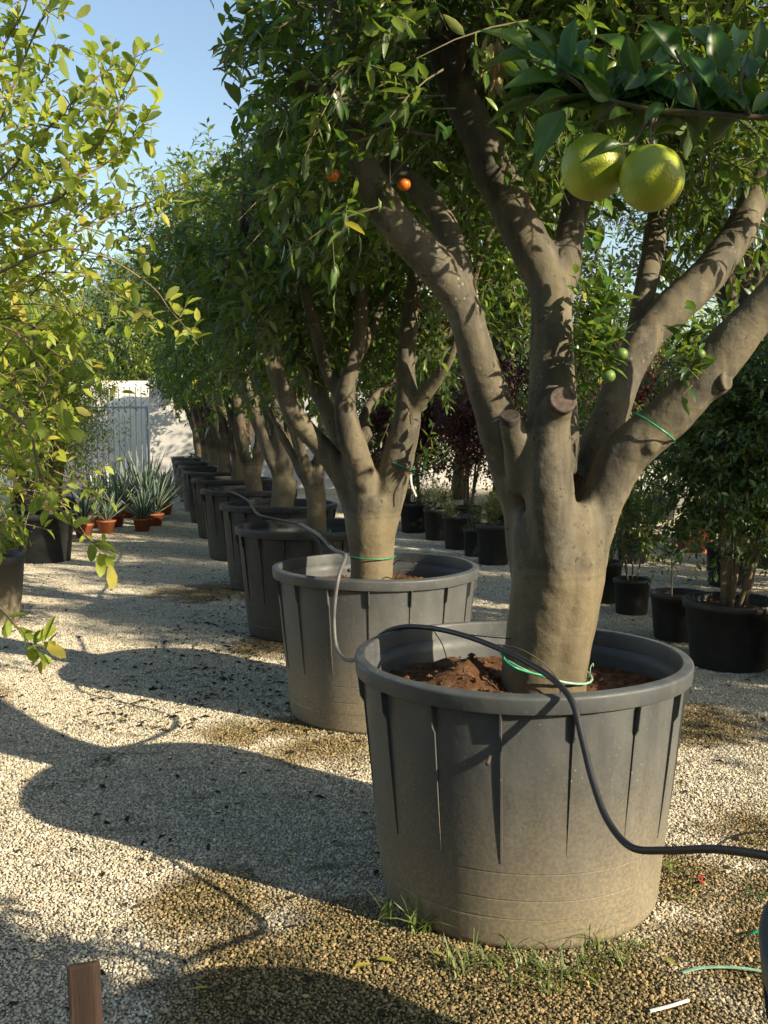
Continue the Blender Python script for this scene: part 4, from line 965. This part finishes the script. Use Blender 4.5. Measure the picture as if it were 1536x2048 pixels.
for k, (x, y, hh, c_, lb) in enumerate([(.2, 17.0, 2.6, 'dark_leaf', 'dark shrub filling the gap behind the leftmost purple tree'), (2.0, 16.8, 2.7, 'dark_leaf', 'dark shrub behind the lime conifer and the purple trees'), (3.6, 17.6, 3.0, 'olive_leaf', 'olive-green shrub far behind the small leafy shrub'), (5.2, 12.0, 2.9, 'dark_leaf', 'tall dark-green shrub at the right edge behind the dense one'), (3.3, 7.9, 2.2, 'lime_leaf', 'sunlit yellow-green shrub at the right edge above the dense dark one'), (4.4, 16.2, 3.1, 'dark_leaf', 'dark shrub under the distant yellowish tree')]):
    potted('potted_shrub', lb, 'potted shrub', x, y, .26, .4, 'pot_dark', (0, 0, hh*.58, .95 if k != 4 else .55, .6, hh*.44), .085, c_, 190, 7, 6, 'quick', 'leafy shrubs at the back right', .014, aspect=.45, lo=.2, tw=.22)
# left side pots
def plain_pot_shrub(x, y, r, h, mat, lb, crown, leaf, lmat, n, per=8, stems=5, stem_r=.03, kind='quick', aspect=.35, grp='leafy trees in black pots on the left'):
    return potted('potted_tree', lb, 'potted tree', x, y, r, h, mat, crown, leaf, lmat, n, per, stems, kind, grp, stem_r, aspect=aspect, lo=.3, tw=.3, zc=-.9)
plain_pot_shrub(-3.80, 11.35, .33, .55, 'pot_dark', 'yellow-green bushy tree in a wide black pot at the left, gnarled base', (-.15, 0, 1.85, .85, .8, 1.05), .055, 'shrub_leaf', 330, 10, 6, .045)
plain_pot_shrub(-4.3, 13.1, .30, .58, 'pot_dark', 'grey-green tree behind the bushy one, hanging over the agaves and gate', (.0, 0, 1.9, .85, .8, 1.15), .05, 'olive_leaf', 260, 10, 6, .05)
plain_pot_shrub(-5.4, 15.5, .3, .55, 'pot_dark', 'silvery green tree at the far left behind the bushy ones', (0, 0, 2.4, 1.3, .9, 1.6), .07, 'grey_leaf', 230, 9, 6, .045)
potted('potted_fern', 'dark pot of low fern-like leaves, second pot up the left edge', 'potted plant', -3.38, 8.75, .27, .5, 'pot_dark', (0, 0, .62, .28, .25, .16), .05, 'shrub_leaf', 24, 5, 4, 'oval', 'pots at the left edge')
potted('potted_fern', 'grey pot with a sunlit side, nearest pot on the left edge', 'potted plant', -3.08, 7.85, .27, .53, 'pot', (0, 0, .66, .3, .28, .16), .05, 'shrub_leaf', 22, 5, 4, 'oval', 'pots at the left edge')

# ------------------------------------------------------------------ agaves
def agave_leaf():
    V = []; F = []; A = []
    us = np.linspace(0, 1, 8); vs = np.array([-1, -.55, 0, .55, 1])
    for u in us:
        wd = .5*(.45+.55*math.sin(min(1, u/.45)*math.pi/2)) if u < .45 else .5*(1-((u-.45)/.55)**1.6)
        for v in vs: V.append((u, v*wd, .35*wd*v*v*1.0-.10*u*u)); A.append(abs(v))
    n = len(vs)
    for i in range(len(us)-1):
        for j in range(n-1): a = i*n+j; F.append([a, a+n, a+n+1, a+1])
    return mesh_data('leaf', V, [np.array(F)], M['agave'], True, {'edge': A})
mm, N, L, b = mat_base('variegated_agave')
a = N.new('ShaderNodeAttribute'); a.attribute_name = 'edge'
L.new(ramp(N, L, a.outputs['Fac'], [(.0, (.045, .11, .10)), (.60, (.07, .15, .135)), (.72, (.34, .37, .22)), (1, (.42, .43, .26))]), b.inputs['Base Color']); b.inputs['Roughness'].default_value = .5
M['agave'] = mm; AG = agave_leaf()
V_, Q_ = lathe([(0, 0), (.095, 0), (.125, .16), (.137, .162), (.138, .19), (.128, .192), (.12, .17), (0, .165)], 28); TC = mesh_data('pot', V_, [Q_], M['terracotta'])
ags = [(285, 1063, .46, 22, 'agave in the rightmost front terracotta pot'), (213, 1067, .44, 20, 'agave in the middle front terracotta pot'), (168, 1075, .5, 18, 'agave in the sunlit orange pot, left of the front three'),
       (310, 1052, .62, 22, 'agave just behind the rightmost front one'), (232, 1054, .62, 22, 'agave in the second rank between the front pots'), (190, 1056, .62, 20, 'agave in the second rank at the left'),
       (292, 1040, .95, 24, 'tallest agave of the group, dark spiky leaves against the gate'), (330, 1030, .65, 20, 'agave at the right rear of the group beside the path'), (255, 1036, .72, 20, 'agave in the rear rank left of the tallest'), (215, 1038, .75, 20, 'agave in the rear rank at the far left')]
for px, py, ht, n, lb in ags:
    n += 9
    g = gp(px, py); t = thing('potted_agave', 'variegated '+lb, 'agave', tuple(g), 'potted agaves by the gate')
    obj('pot', TC, t)
    for k in range(n):
        a = k*2.4+rng.uniform(-.2, .2); f = k/n; tilt = R(12+52*f+rng.uniform(-6, 6)); Ls = 1.2*ht*(.78+.3*rng.random())*(1-.25*f)
        U = Vector((math.cos(a)*math.sin(tilt), math.sin(a)*math.sin(tilt), math.cos(tilt))); Nn = Vector((-math.cos(a)*math.cos(tilt), -math.sin(a)*math.cos(tilt), math.sin(tilt))); Vv = Nn.cross(U)
        o = bpy.data.objects.new('leaf', AG); S.collection.objects.link(o); o.parent = t; W = .052*(.7+ht*.4)
        p = (math.cos(a)*.015, math.sin(a)*.015, .17)
        o.matrix_basis = Matrix([[U[i]*Ls, Vv[i]*W, Nn[i]*W*1.6, p[i]] for i in range(3)]+[[0, 0, 0, 1]])

# ------------------------------------------------------------------ wall, gate
WY = 23.75
wt = thing('concrete_wall', 'pale grey concrete block wall closing the far end of the path', 'wall', (0, WY, 0))
bw, bh = .5, .25; x00 = -5.42
me_b = MB(); me_b.box((0, 0, 0), (bw-.005, .2, bh-.005)); BM = me_b.data('block', M['concrete'], False)
cnt = 0; rest = MB()
for r in range(10):
    for c in range(0, 34):
        x = x00+(c+.5)*bw-(bw/2 if r % 2 else 0); z = (r+.5)*bh
        if c == 0 and r % 2:
            x = x00+bw/4+.0; rest.box((x, 0, z), (bw/2-.005, .2, bh-.005)); continue
        if c < 27:
            o = obj('block', BM, wt); o.location = (x, rng.normal()*.001, z); cnt += 1
        else: rest.box((x, 0, z), (bw-.005, .2, bh-.005))
ro = rest.build('blocks', M['concrete'], wt, False); ro['kind'] = 'stuff'
mm_ = MB(); mm_.box((x00+8.5, 0, 1.249), (16.98, .192, 2.49)); mm_.build('mortar', M['mortar'], wt, False)
mm_ = MB(); mm_.box((x00+8.5, 0, 2.53), (17.04, .27, .06)); mm_.build('coping', M['concrete'], wt, False)
cw = MB(); cw.box((-9.5, WY+.75, 1.26), (8.3, .2, 2.52)); cwo = cw.build('rendered_wall', M['cream'], None, False)
tag(cwo, 'cream rendered wall right behind the barred gate', 'wall')
gt = thing('metal_gate', 'blue-grey barred metal gate at the end of the path', 'gate', (-5.45, WY-.02, 0))
mm_ = MB(); mm_.tube([(-.05, 0, 0), (-.05, 0, 1.92)], .035, 8); mm_.build('post', M['metal'], gt)
for zz in (.14, 1.88):
    mm_ = MB(); mm_.box((-1.2, 0, zz), (2.3, .035, .05)); mm_.build('rail', M['metal'], gt, False)
bm_ = MB(); bm_.tube([(0, 0, .05), (0, 0, 2.36)], .0115, 6); BB = bm_.data('bar', M['metal'])
for k in range(17):
    o = obj('bar', BB, gt); o.location = (-.16-.13*k, -.035, 0)
mm_ = MB(); mm_.tube([(-2.35, 0, 0), (-2.35, 0, 1.92)], .035, 8); mm_.build('post', M['metal'], gt)

# ------------------------------------------------------------------ trees beyond the wall
def far_tree(name, label, x, y, h, rx, rz, lmat, n, leaf, kind='quick', flat=False, aspect=.45, grp='trees beyond the wall'):
    t = thing(name, label, 'tree', (x, y, 0), grp)
    c = np.array([x, y, h-rz]); m = MB(); m.tube(spline(np.array([[x, y, 0], [x+.1, y, h*.3], [x, y, h-rz]]), 5), np.linspace(.18, .09, 11), 8)
    for k in range(5):
        a = k*1.3; m.tube(spline(np.array([[x, y, h*.35], c+[math.cos(a)*rx*.3, math.sin(a)*rx*.3, -rz*.3], c+[math.cos(a)*rx*.6, math.sin(a)*rx*.6, rz*.2]]), 4), np.linspace(.08, .02, 9), 6)
    local(m.build('trunk', M['bark_dark'], t), t)
    C, A = crown_twigs(c, (rx, rx*.8, rz), int(n*1.2), 7, .5, 8, leaf*1.4, leaf*1.4*aspect, .42, .3, -.8 if not flat else -.35, None, None, .1, .1, .3)
    o = leaves(kind, lmat, A, t, name='crown'); return t
far_tree('broadleaf_tree', 'dark rounded evergreen tree above the gate', -7.4, 29, 5.6, 1.9, 2.3, 'dark_leaf', 170, .14)
far_tree('broadleaf_tree', 'olive-green tree left of the dark evergreen, behind the shrubs', -10.2, 28, 5.2, 2.0, 2.2, 'olive_leaf', 150, .14)
far_tree('umbrella_pine', 'rounded umbrella pine rising behind the wall', -9.2, 40, 7.9, 2.3, 1.5, 'pine_leaf', 230, .17, aspect=.10, flat=True)
far_tree('broadleaf_tree', 'yellow-green bush tree over the wall corner', -5.7, 26.5, 4.3, 1.2, 1.6, 'lime_leaf', 110, .10, aspect=.3)
far_tree('broadleaf_tree', 'dark tree behind the wall, hidden by the row of crowns', -3.6, 27.5, 5.0, 1.7, 2.0, 'dark_leaf', 110, .14)
far_tree('broadleaf_tree', 'distant green tree behind the second crown', -.6, 28, 4.8, 1.9, 2.0, 'olive_leaf', 110, .14)
far_tree('broadleaf_tree', 'distant dark tree seen between the limbs of the nearest tree', 2.6, 29, 4.6, 1.9, 2.0, 'dark_leaf', 110, .14)
far_tree('broadleaf_tree', 'distant yellowish tree at the right', 6.2, 25, 4.4, 2.0, 2.0, 'lime_leaf', 120, .12)
far_tree('broadleaf_tree', 'dark mass of tree at the far right', 9.5, 24, 5.0, 2.2, 2.2, 'olive_leaf', 120, .13)
far_tree('broadleaf_tree', 'grey-green tree at the far left edge', -13.4, 30, 6.0, 2.4, 2.6, 'grey_leaf', 140, .15)
far_tree('broadleaf_tree', 'dark bushy tree in the gap right of the nearest trunk, far back', 3.9, 19.5, 3.6, 1.5, 1.7, 'dark_leaf', 130, .10)
far_tree('broadleaf_tree', 'yellow-green tree low behind the right limb of the nearest tree', 5.9, 17.5, 3.7, 1.5, 1.7, 'lime_leaf', 130, .09, aspect=.4)
far_tree('broadleaf_tree', 'dark leafy tree right behind the purple-leaved ones', 1.5, 20.5, 4.4, 1.6, 2.1, 'dark_leaf', 130, .11)
far_tree('pale_leaved_tree', 'tall pale yellow-green tree filling the top right corner behind the grapefruit leaves', 4.4, 12.8, 6.9, 1.75, 2.2, 'pale_leaf', 190, .085, grp=None)
far_tree('pale_leaved_tree', 'tall light-green tree behind the nearest crown, left of the pale corner tree', 1.9, 16.5, 6.6, 1.6, 2.2, 'olive_leaf', 130, .095, grp=None)

def unseen_shade_trees():  # out-of-view trees added to cast shade and cut ambient light
    m = MB(); As = []
    # (x, y, crown centre z, rx, ry, rz, clumps, leaf)
    row = []
    for k in range(6):                              # added unseen row further right, crowns set to shade the far pots
        px_, py_ = POTS[2+k] if k < 8 else POTS[9]; t = 8.6+.35*k
        row.append((px_+SX*t, py_+SY*t, .42+.4515*t, .85, .85, .72, 90, .13)); row.append((px_+SX*t, py_+SY*t, 2.0, .85, .85, 1.2, 80, .15))
    for k in range(7):                              # added unseen trees, sunward behind the camera; shade near ground, cut bounce light
        n_ = 1.15-1.05*k; row.append((.549*n_+.836*6.2, .836*n_-.549*6.2, 2.2, .85, .85, 2.0, 80, .2))
    for k in range(7): row.append((-8.2+1.75*k, -3.6+.3*math.sin(k*2), 1.9, 1.2, .9, 1.9, 60, .20))  # added behind the camera to block sky light
    for k in range(4): row.append((-5.6-.2*k, -1.8+1.9*k, 1.9, .9, 1.2, 1.8, 60, .20))  # added out of view on the left, also blocking sky light
    for x, y, z, rx, ry, rz, n, lf in row:
        m.tube([(x, y, 0), (x+.05, y, z*.5), (x, y, z)], [.11, .09, .05], 8)
        As.append(crown_twigs((x, y, z), (rx, ry, rz), n, 7, .4, 7, lf, lf*.45, .35, .2, -1, None, None, .2, .2)[1])
    o = m.build('unseen_shade_trees', M['bark_dark']); o['kind'] = 'stuff'
    f = leaf_mesh('foliage', 'quick', 'dark_leaf', *cat(As), o)
unseen_shade_trees()
# ------------------------------------------------------------------ hoses, ties and small things
def strand(name, label, catg, pts, r, mat, seg=10, k=8, group=None):
    q = spline(np.array([list(p) for p in pts]), k); m = MB(); m.tube(q, r, seg)
    return tag(m.build(name, M[mat]), label, catg, group)
P1 = lambda *a: at(*a)
strand('irrigation_hose', 'thick black hose draped over the nearest pot and trailing to the right edge', 'hose',
       [P1(1640, 1742, 1.72), P1(1560, 1718, 1.85), P1(1500, 1706, 1.95), P1(1420, 1698, 2.1), P1(1330, 1701, 2.28), P1(1262, 1694, 2.40), P1(1215, 1640, 2.50), P1(1185, 1560, 2.59), P1(1165, 1480, 2.67), P1(1145, 1405, 2.745), P1(1108, 1360, 2.84), P1(1060, 1328, 3.0), P1(1000, 1298, 3.15), P1(925, 1270, 3.35), P1(860, 1256, 3.55), P1(805, 1254, 3.68), P1(765, 1268, 3.74), P1(735, 1300, 3.78)], .0092, 'hose', 12)
strand('irrigation_hose', 'grey hose looping from the second pot down to the nearest pot', 'hose',
       [P1(600, 1048, 6.2), P1(640, 1072, 5.75), P1(665, 1098, 5.25), P1(690, 1112, 4.95), P1(678, 1150, 4.78), P1(670, 1200, 4.765), P1(668, 1250, 4.75), P1(674, 1298, 4.7), P1(695, 1320, 4.5), P1(730, 1312, 4.1), P1(760, 1285, 3.9)], .0095, 'hose_grey')
strand('irrigation_hose', 'dark hose crossing from the fourth pot over the third pot rim', 'hose',
       [P1(430, 978, 11.5), P1(465, 985, 11), P1(495, 1000, 9.2), P1(505, 1015, 8.7), P1(520, 1030, 7.8), P1(560, 1040, 7.5), P1(600, 1050, 7.0), P1(630, 1075, 6.82), P1(642, 1100, 6.75), P1(650, 1130, 6.4), P1(700, 1140, 5.9)], .010, 'hose')
for k, (a, b) in enumerate([(9, 8), (8, 7), (7, 6)]):
    (xa, ya), (xb, yb) = POTS[a], POTS[b]
    strand('irrigation_hose', ['black hose arched between the last two pots', 'black hose arched between the eighth and ninth pots', 'black hose arched between the seventh and eighth pots'][k], 'hose',
           [(xa-.1, ya, .7), (xa-.05, ya-.4, .86), (xa-.02, ya-.75, .90), ((xa+xb)/2, (ya+yb)/2, .82), (xb-.1, yb+.5, .84), (xb-.1, yb+.1, .7)], .012, 'hose')
strand('drip_tube', 'thin black drip tube hanging inside the nearest pot at its left', 'tube', [P1(868, 1262, 3.5), P1(885, 1290, 3.5), P1(895, 1325, 3.48), P1(897, 1345, 3.46)], .002, 'wire', 6)
strand('drip_tube', 'thin tube running from the hose to the nearest trunk', 'tube', [P1(880, 1258, 3.5), P1(930, 1268, 3.45), P1(980, 1274, 3.4), P1(1020, 1277, 3.3)], .002, 'wire', 6)
strand('drip_tube', 'thin tube looping over the base of the nearest trunk', 'tube', [P1(978, 1292, 3.2), P1(1000, 1290, 3.18), P1(1040, 1298, 3.17), P1(1085, 1325, 3.17), P1(1115, 1360, 3.18), P1(1122, 1395, 3.2)], .002, 'wire', 6)
strand('drip_tube', 'thin black tube rising from the hose at the right edge', 'tube', [P1(1430, 1694, 2.09), P1(1460, 1675, 2.1), P1(1500, 1665, 2.1), P1(1560, 1662, 2.1)], .0022, 'wire', 6)
strand('drip_tube', 'thin tube loop beside the second trunk', 'tube', [P1(785, 1170, 5.2), P1(800, 1142, 5.2), P1(825, 1140, 5.25), P1(826, 1125, 5.3), P1(800, 1120, 5.3), P1(785, 1130, 5.35)], .003, 'wire', 6)
def band(px0, py0, px1, py1, y, rx, sag, label, mat, name='plant_tie', wdt=.0035, dy=0):
    p, q = at(px0, py0, y), at(px1, py1, y); c = (p+q)/2; ax = (q-p)/2; n = 24; pts = []
    for k in range(n+1):
        a = 2*math.pi*k/n
        pts.append(c+ax*math.cos(a)+np.array([0, -1, 0])*math.sin(a)*rx+np.array([0, 0, -1])*sag*math.sin(a))
    m = MB(); m.tube(np.array(pts), wdt, 6, False); return tag(m.build(name, M[mat]), label, 'tie', 'green plant ties on the trunks')
band(1268, 826, 1344, 880, 3.28, .105, .01, 'green tie round the right limb of the nearest tree', 'tie')
band(1000, 1305, 1182, 1352, 3.36, .17, .01, 'pale green tie round the base of the nearest trunk', 'tie_pale', wdt=.0042)
band(696, 1108, 790, 1112, 5.35, .13, .005, 'green string tied low round the second trunk', 'tie')
band(772, 916, 830, 938, 5.30, .095, .008, 'green string high on the right fork of the second tree', 'tie')
band(628, 1058, 662, 1062, 7.42, .09, .0, 'green string round the narrow third trunk', 'tie')
strand('plant_tie', 'curled pale wire end sticking out beside the nearest trunk', 'tie', [P1(1176, 1356, 3.3), P1(1180, 1346, 3.28), P1(1181, 1334, 3.28), P1(1186, 1327, 3.28), P1(1186, 1333, 3.28)], .0018, 'tie_pale', 6)
strand('plant_tie', 'green end knotted on the black hose left of the nearest trunk', 'tie', [P1(1003, 1300, 3.13), P1(1010, 1320, 3.12), P1(1030, 1335, 3.1), P1(1060, 1345, 3.12), P1(1090, 1352, 3.14)], .004, 'tie', 8)
def strip(name, label, catg, pts, wid, mat, up=(0, 0, 1), th=.0015):
    q = spline(np.array([list(p) for p in pts]), 5); t = nrm(np.gradient(q, axis=0)); s = nrm(np.cross(t, np.array(up, float)))*wid/2; n_ = nrm(np.cross(s, t))*th
    V = np.concatenate([q-s+n_, q+s+n_, q+s-n_, q-s-n_]); n = len(q); Q = []
    for i in range(n-1):
        for a in range(4): b = (a+1) % 4; Q.append([a*n+i, a*n+i+1, b*n+i+1, b*n+i])
    m = MB(); m.add(V, Q); return tag(m.build(name, M[mat], smooth=False), label, catg)
strip('plant_label', 'white paper tag hanging off the right fork of the second tree', 'tag', [P1(822, 948, 5.2), P1(824, 970, 5.18), P1(833, 993, 5.17)], .008, 'white', up=(0, -1, 0))
strip('plant_label', 'slanting blue-white tag beside the reddish-tipped plant', 'tag', [P1(1312, 1002, 10.9), P1(1303, 1020, 10.9), P1(1293, 1036, 10.9)], .03, 'tag_blue', up=(0, -1, 0))
strip('plant_label', 'small white tag fluttering on the fourth trunk', 'tag', [P1(500, 890, 9.2), P1(500, 900, 9.2), P1(504, 915, 9.2)], .012, 'white', up=(0, -1, 0))
strip('plastic_strap', 'green plastic strap lying on the gravel at the lower right', 'strap', [gp(1365, 1945, .012), gp(1400, 1936, .02), gp(1450, 1934, .022), gp(1500, 1938, .02), gp(1560, 1950, .014)], .009, 'tie_pale')
strip('plastic_strap', 'short green strap scrap beside the pot at the right edge', 'strap', [gp(1490, 1872, .012), gp(1510, 1864, .03), gp(1530, 1858, .015)], .010, 'tie')
strip('wooden_sliver', 'white stick lying on the gravel at the bottom right', 'stick', [gp(1300, 2022, .014), gp(1340, 2012, .018), gp(1378, 2000, .014)], .006, 'white', th=.003)
# nail-like drip plug on the pot
pl = at(982, 1520, 2.80); m = MB(); m.tube([pl+[0, .03, .0], pl+[-.012, -.02, -.004]], .006, 10); tag(m.build('drain_plug', M['cut']), 'small pale plug sticking out of the nearest pot', 'plug')
m = None
# wooden stake
sk = at(168, 1925, 1.62); zt = sk[2]; st = MB()
n = 9; V = []
for k in range(n):
    z = zt*k/(n-1)
    for a, b in ((-1, -1), (1, -1), (1, 1), (-1, 1)): V.append((sk[0]+a*.0265+.002*math.sin(k*2.1+a), sk[1]+b*.012+.001*math.sin(k*3), z+(.004*a-.003*b if k == n-1 else 0)))
V = np.array(V); Q = [[4*k+a, 4*k+(a+1) % 4, 4*k+4+(a+1) % 4, 4*k+4+a] for k in range(n-1) for a in range(4)]
st.add(V, Q+[[4*n-4, 4*n-3, 4*n-2, 4*n-1]])
so = st.build('wooden_stake', M['stakewood'], None, False); tag(so, 'weathered brown wooden stake standing at the bottom left', 'stake')
bv = so.modifiers.new('bevel', 'BEVEL'); bv.width = .006; bv.segments = 3

# dry leaves hanging
td = thing('dry_leaf_cluster', 'bunch of papery brown dead leaves hanging by the top of the middle limb', 'dead leaves', tuple(at(985, 110, 2.95)))
n = 34; P = np.array([at(985+rng.normal()*9, rng.uniform(68, 145), 2.95+rng.normal()*.02) for k in range(n)]); U = np.array([[rng.normal()*.2, rng.normal()*.2, -1] for k in range(n)])
m = MB(); m.tube(spline(np.array([at(960, 60, 3.2), at(975, 58, 3.05), at(985, 70, 2.95), at(986, 140, 2.95)]), 5), .002, 6); local(m.build('twig', M['twig'], td), td)
leaf_objects('lance', 'dry_leaf', P, U, rng.normal(size=(n, 3)), rng.uniform(.05, .085, n), rng.uniform(.014, .024, n), td)

# grass, weeds, litter
def blades(name, label, centres, spread_, n, h, mat='grass', catg=None, kind='stuff', wd=.004):
    P = []; 
    for c in centres: P.append(np.stack([c[0]+rng.normal(size=n)*spread_, c[1]+rng.normal(size=n)*spread_*.6, np.zeros(n)], 1))
    P = np.concatenate(P); m = len(P); Ht = h*rng.uniform(.35, 1.2, m); a = rng.uniform(0, 6.28, m); ln = rng.uniform(.2, 1.5, m); wd = wd*rng.uniform(.6, 1.9, m)
    V = []; F = []; ang = a+math.pi/2
    dx, dy = np.cos(a), np.sin(a); sx, sy = np.cos(ang)*wd/2, np.sin(ang)*wd/2
    rows = []
    for t, wf in ((0, 1), (.4, .9), (.75, .6), (1, .05)):
        c = P+np.stack([dx*ln*Ht*t*t, dy*ln*Ht*t*t, Ht*t*(1-.25*ln*t)], 1); s = np.stack([sx, sy, np.zeros(m)], 1)*wf; rows += [c-s, c+s]
    V = np.stack(rows, 1).reshape(-1, 3); o8 = (np.arange(m)*8)[:, None]
    Q = np.concatenate([o8+np.array([[0, 1, 3, 2]]), o8+np.array([[2, 3, 5, 4]]), o8+np.array([[4, 5, 7, 6]])])
    o = obj(name, mesh_data(name, V, [Q], M[mat], True, {'rnd': np.repeat(rng.random(m), 8)})); tag(o, label, catg, None, kind); return o
gc = [gp(a, b)[:2] for a, b in [(960, 1925), (1000, 1940), (1060, 1935), (1090, 1945), (1110, 1965), (1180, 1925), (1200, 1900), (1020, 1900), (1150, 1950), (930, 1950), (1240, 1930), (1290, 1900), (1040, 1975), (1105, 1990), (1180, 1965), (900, 1935)]]
blades('grass', None, gc, .022, 13, .085)
blades('grass', None, [gp(1175, 1895)[:2], gp(1195, 1885)[:2]], .02, 16, .14)
blades('weed_tuft', 'taller green weed growing at the left foot of the nearest pot', [gp(838, 1865)[:2]], .018, 26, .12, catg='weed', kind='thing', wd=.007)
blades('weed_tuft', 'small weed with curling blades left of the taller one by the nearest pot', [gp(775, 1845)[:2]], .012, 9, .12, catg='weed', kind='thing', wd=.006)
def scatter(n, kind, mat, name, xr, yr, Lr, z=.012, asp=.4):
    P = np.stack([rng.uniform(*xr, n), rng.uniform(*yr, n), np.full(n, z)], 1); k = (P[:, 0] > -.34*P[:, 1]-1.2) 
    P = P[k]; n = len(P); a = rng.uniform(0, 6.28, n); U = np.stack([np.cos(a), np.sin(a), rng.normal(size=n)*.12], 1); H = np.stack([rng.normal(size=n)*.25, rng.normal(size=n)*.25, np.ones(n)], 1)
    Ln = rng.uniform(*Lr, n); leaf_mesh(name, kind, mat, P, U, H, Ln, Ln*asp)
scatter(6000, 'quick', 'litter', 'leaf_litter', (-6, 6), (2.3, 15), (.018, .06))
scatter(1600, 'quick', 'litter', 'leaf_litter', (-1.6, .2), (5, 12), (.03, .07))
def ground_leaf(px, py, a, L_, lb, mat='yellow_leaf', asp=.38, nm='fallen_leaf'):
    g = gp(px, py, .014); o = obj(nm, unit_leaf('lance', mat)); o.location = g
    o.rotation_euler = (rng.uniform(-.2, .2), -.15, a); o.scale = (L_, L_*asp, L_*.8); tag(o, lb, 'leaf', 'yellow leaves fallen on the gravel')
for a in [(705, 1936, .4, .062, 'slim yellow leaf on the brown gravel, left of its pair'), (752, 1918, -.2, .062, 'yellow leaf right of the slim one, lower centre'), (860, 1905, -.3, .045, 'pale yellow leaf beside the left weed of the nearest pot'),
          (1350, 1930, 1.9, .05, 'yellow leaf right of the nearest pot by the green strap'), (700, 1535, .3, .04, 'yellow leaf on the lit gravel left of the nearest pot rim'), (450, 1493, .1, .04, 'yellow-green leaf at the edge of the big shadow'), (620, 1498, .2, .035, 'small yellow leaf midway on the bright strip'), (385, 1978, .2, .045, 'dull yellow leaf in the shade near the bottom')]: ground_leaf(*a)
for k, (px, py, lb) in enumerate([(1395, 1756, 'red petal on the dirt right of the nearest pot, upper one'), (1408, 1768, 'red petal on the dirt right of the nearest pot, lower one')]):
    o = obj('fallen_petal', unit_leaf('oval', 'red') if False else mesh_data('petal', TPL['oval'][0], TPL['oval'][1], M['red'])); o.location = gp(px, py, .015); o.scale = (.022, .016, .03); o.rotation_euler = (.2, -.3, k*2); tag(o, lb, 'petal')
for k, (a, b, n) in enumerate([(1340, 1745, 9), (1370, 1790, 8), (215, 1525, 14), (90, 1580, 8), (1500, 1800, 6)]):
    c = gp(a, b); P = np.repeat(c[None], n, 0)+rng.normal(size=(n, 3))*[.03, .03, 0]+[0, 0, .015]; U = np.stack([rng.normal(size=n), rng.normal(size=n), rng.uniform(.1, .8, n)], 1)
    o = thing('ground_weed', None, None, tuple(c))
    leaf_objects('oval', 'dark_leaf' if k > 1 else 'grass', P, U, rng.normal(size=(n, 3))*.2+[0, 0, 1], rng.uniform(.02, .045, n), rng.uniform(.01, .016, n), o)
    tag(o, ['low green weed right of the nearest pot, upper one', 'low green weed right of the nearest pot, lower one', 'flat dark weed in the shade of the big shadow', 'dark weed near the left edge of the gravel', 'small weed at the right edge by the hose'][k], 'weed')
print('objects', len(bpy.data.objects), 'tris', sum(len(o.data.loops)-2*len(o.data.polygons) for o in bpy.data.objects if o.type == 'MESH'))
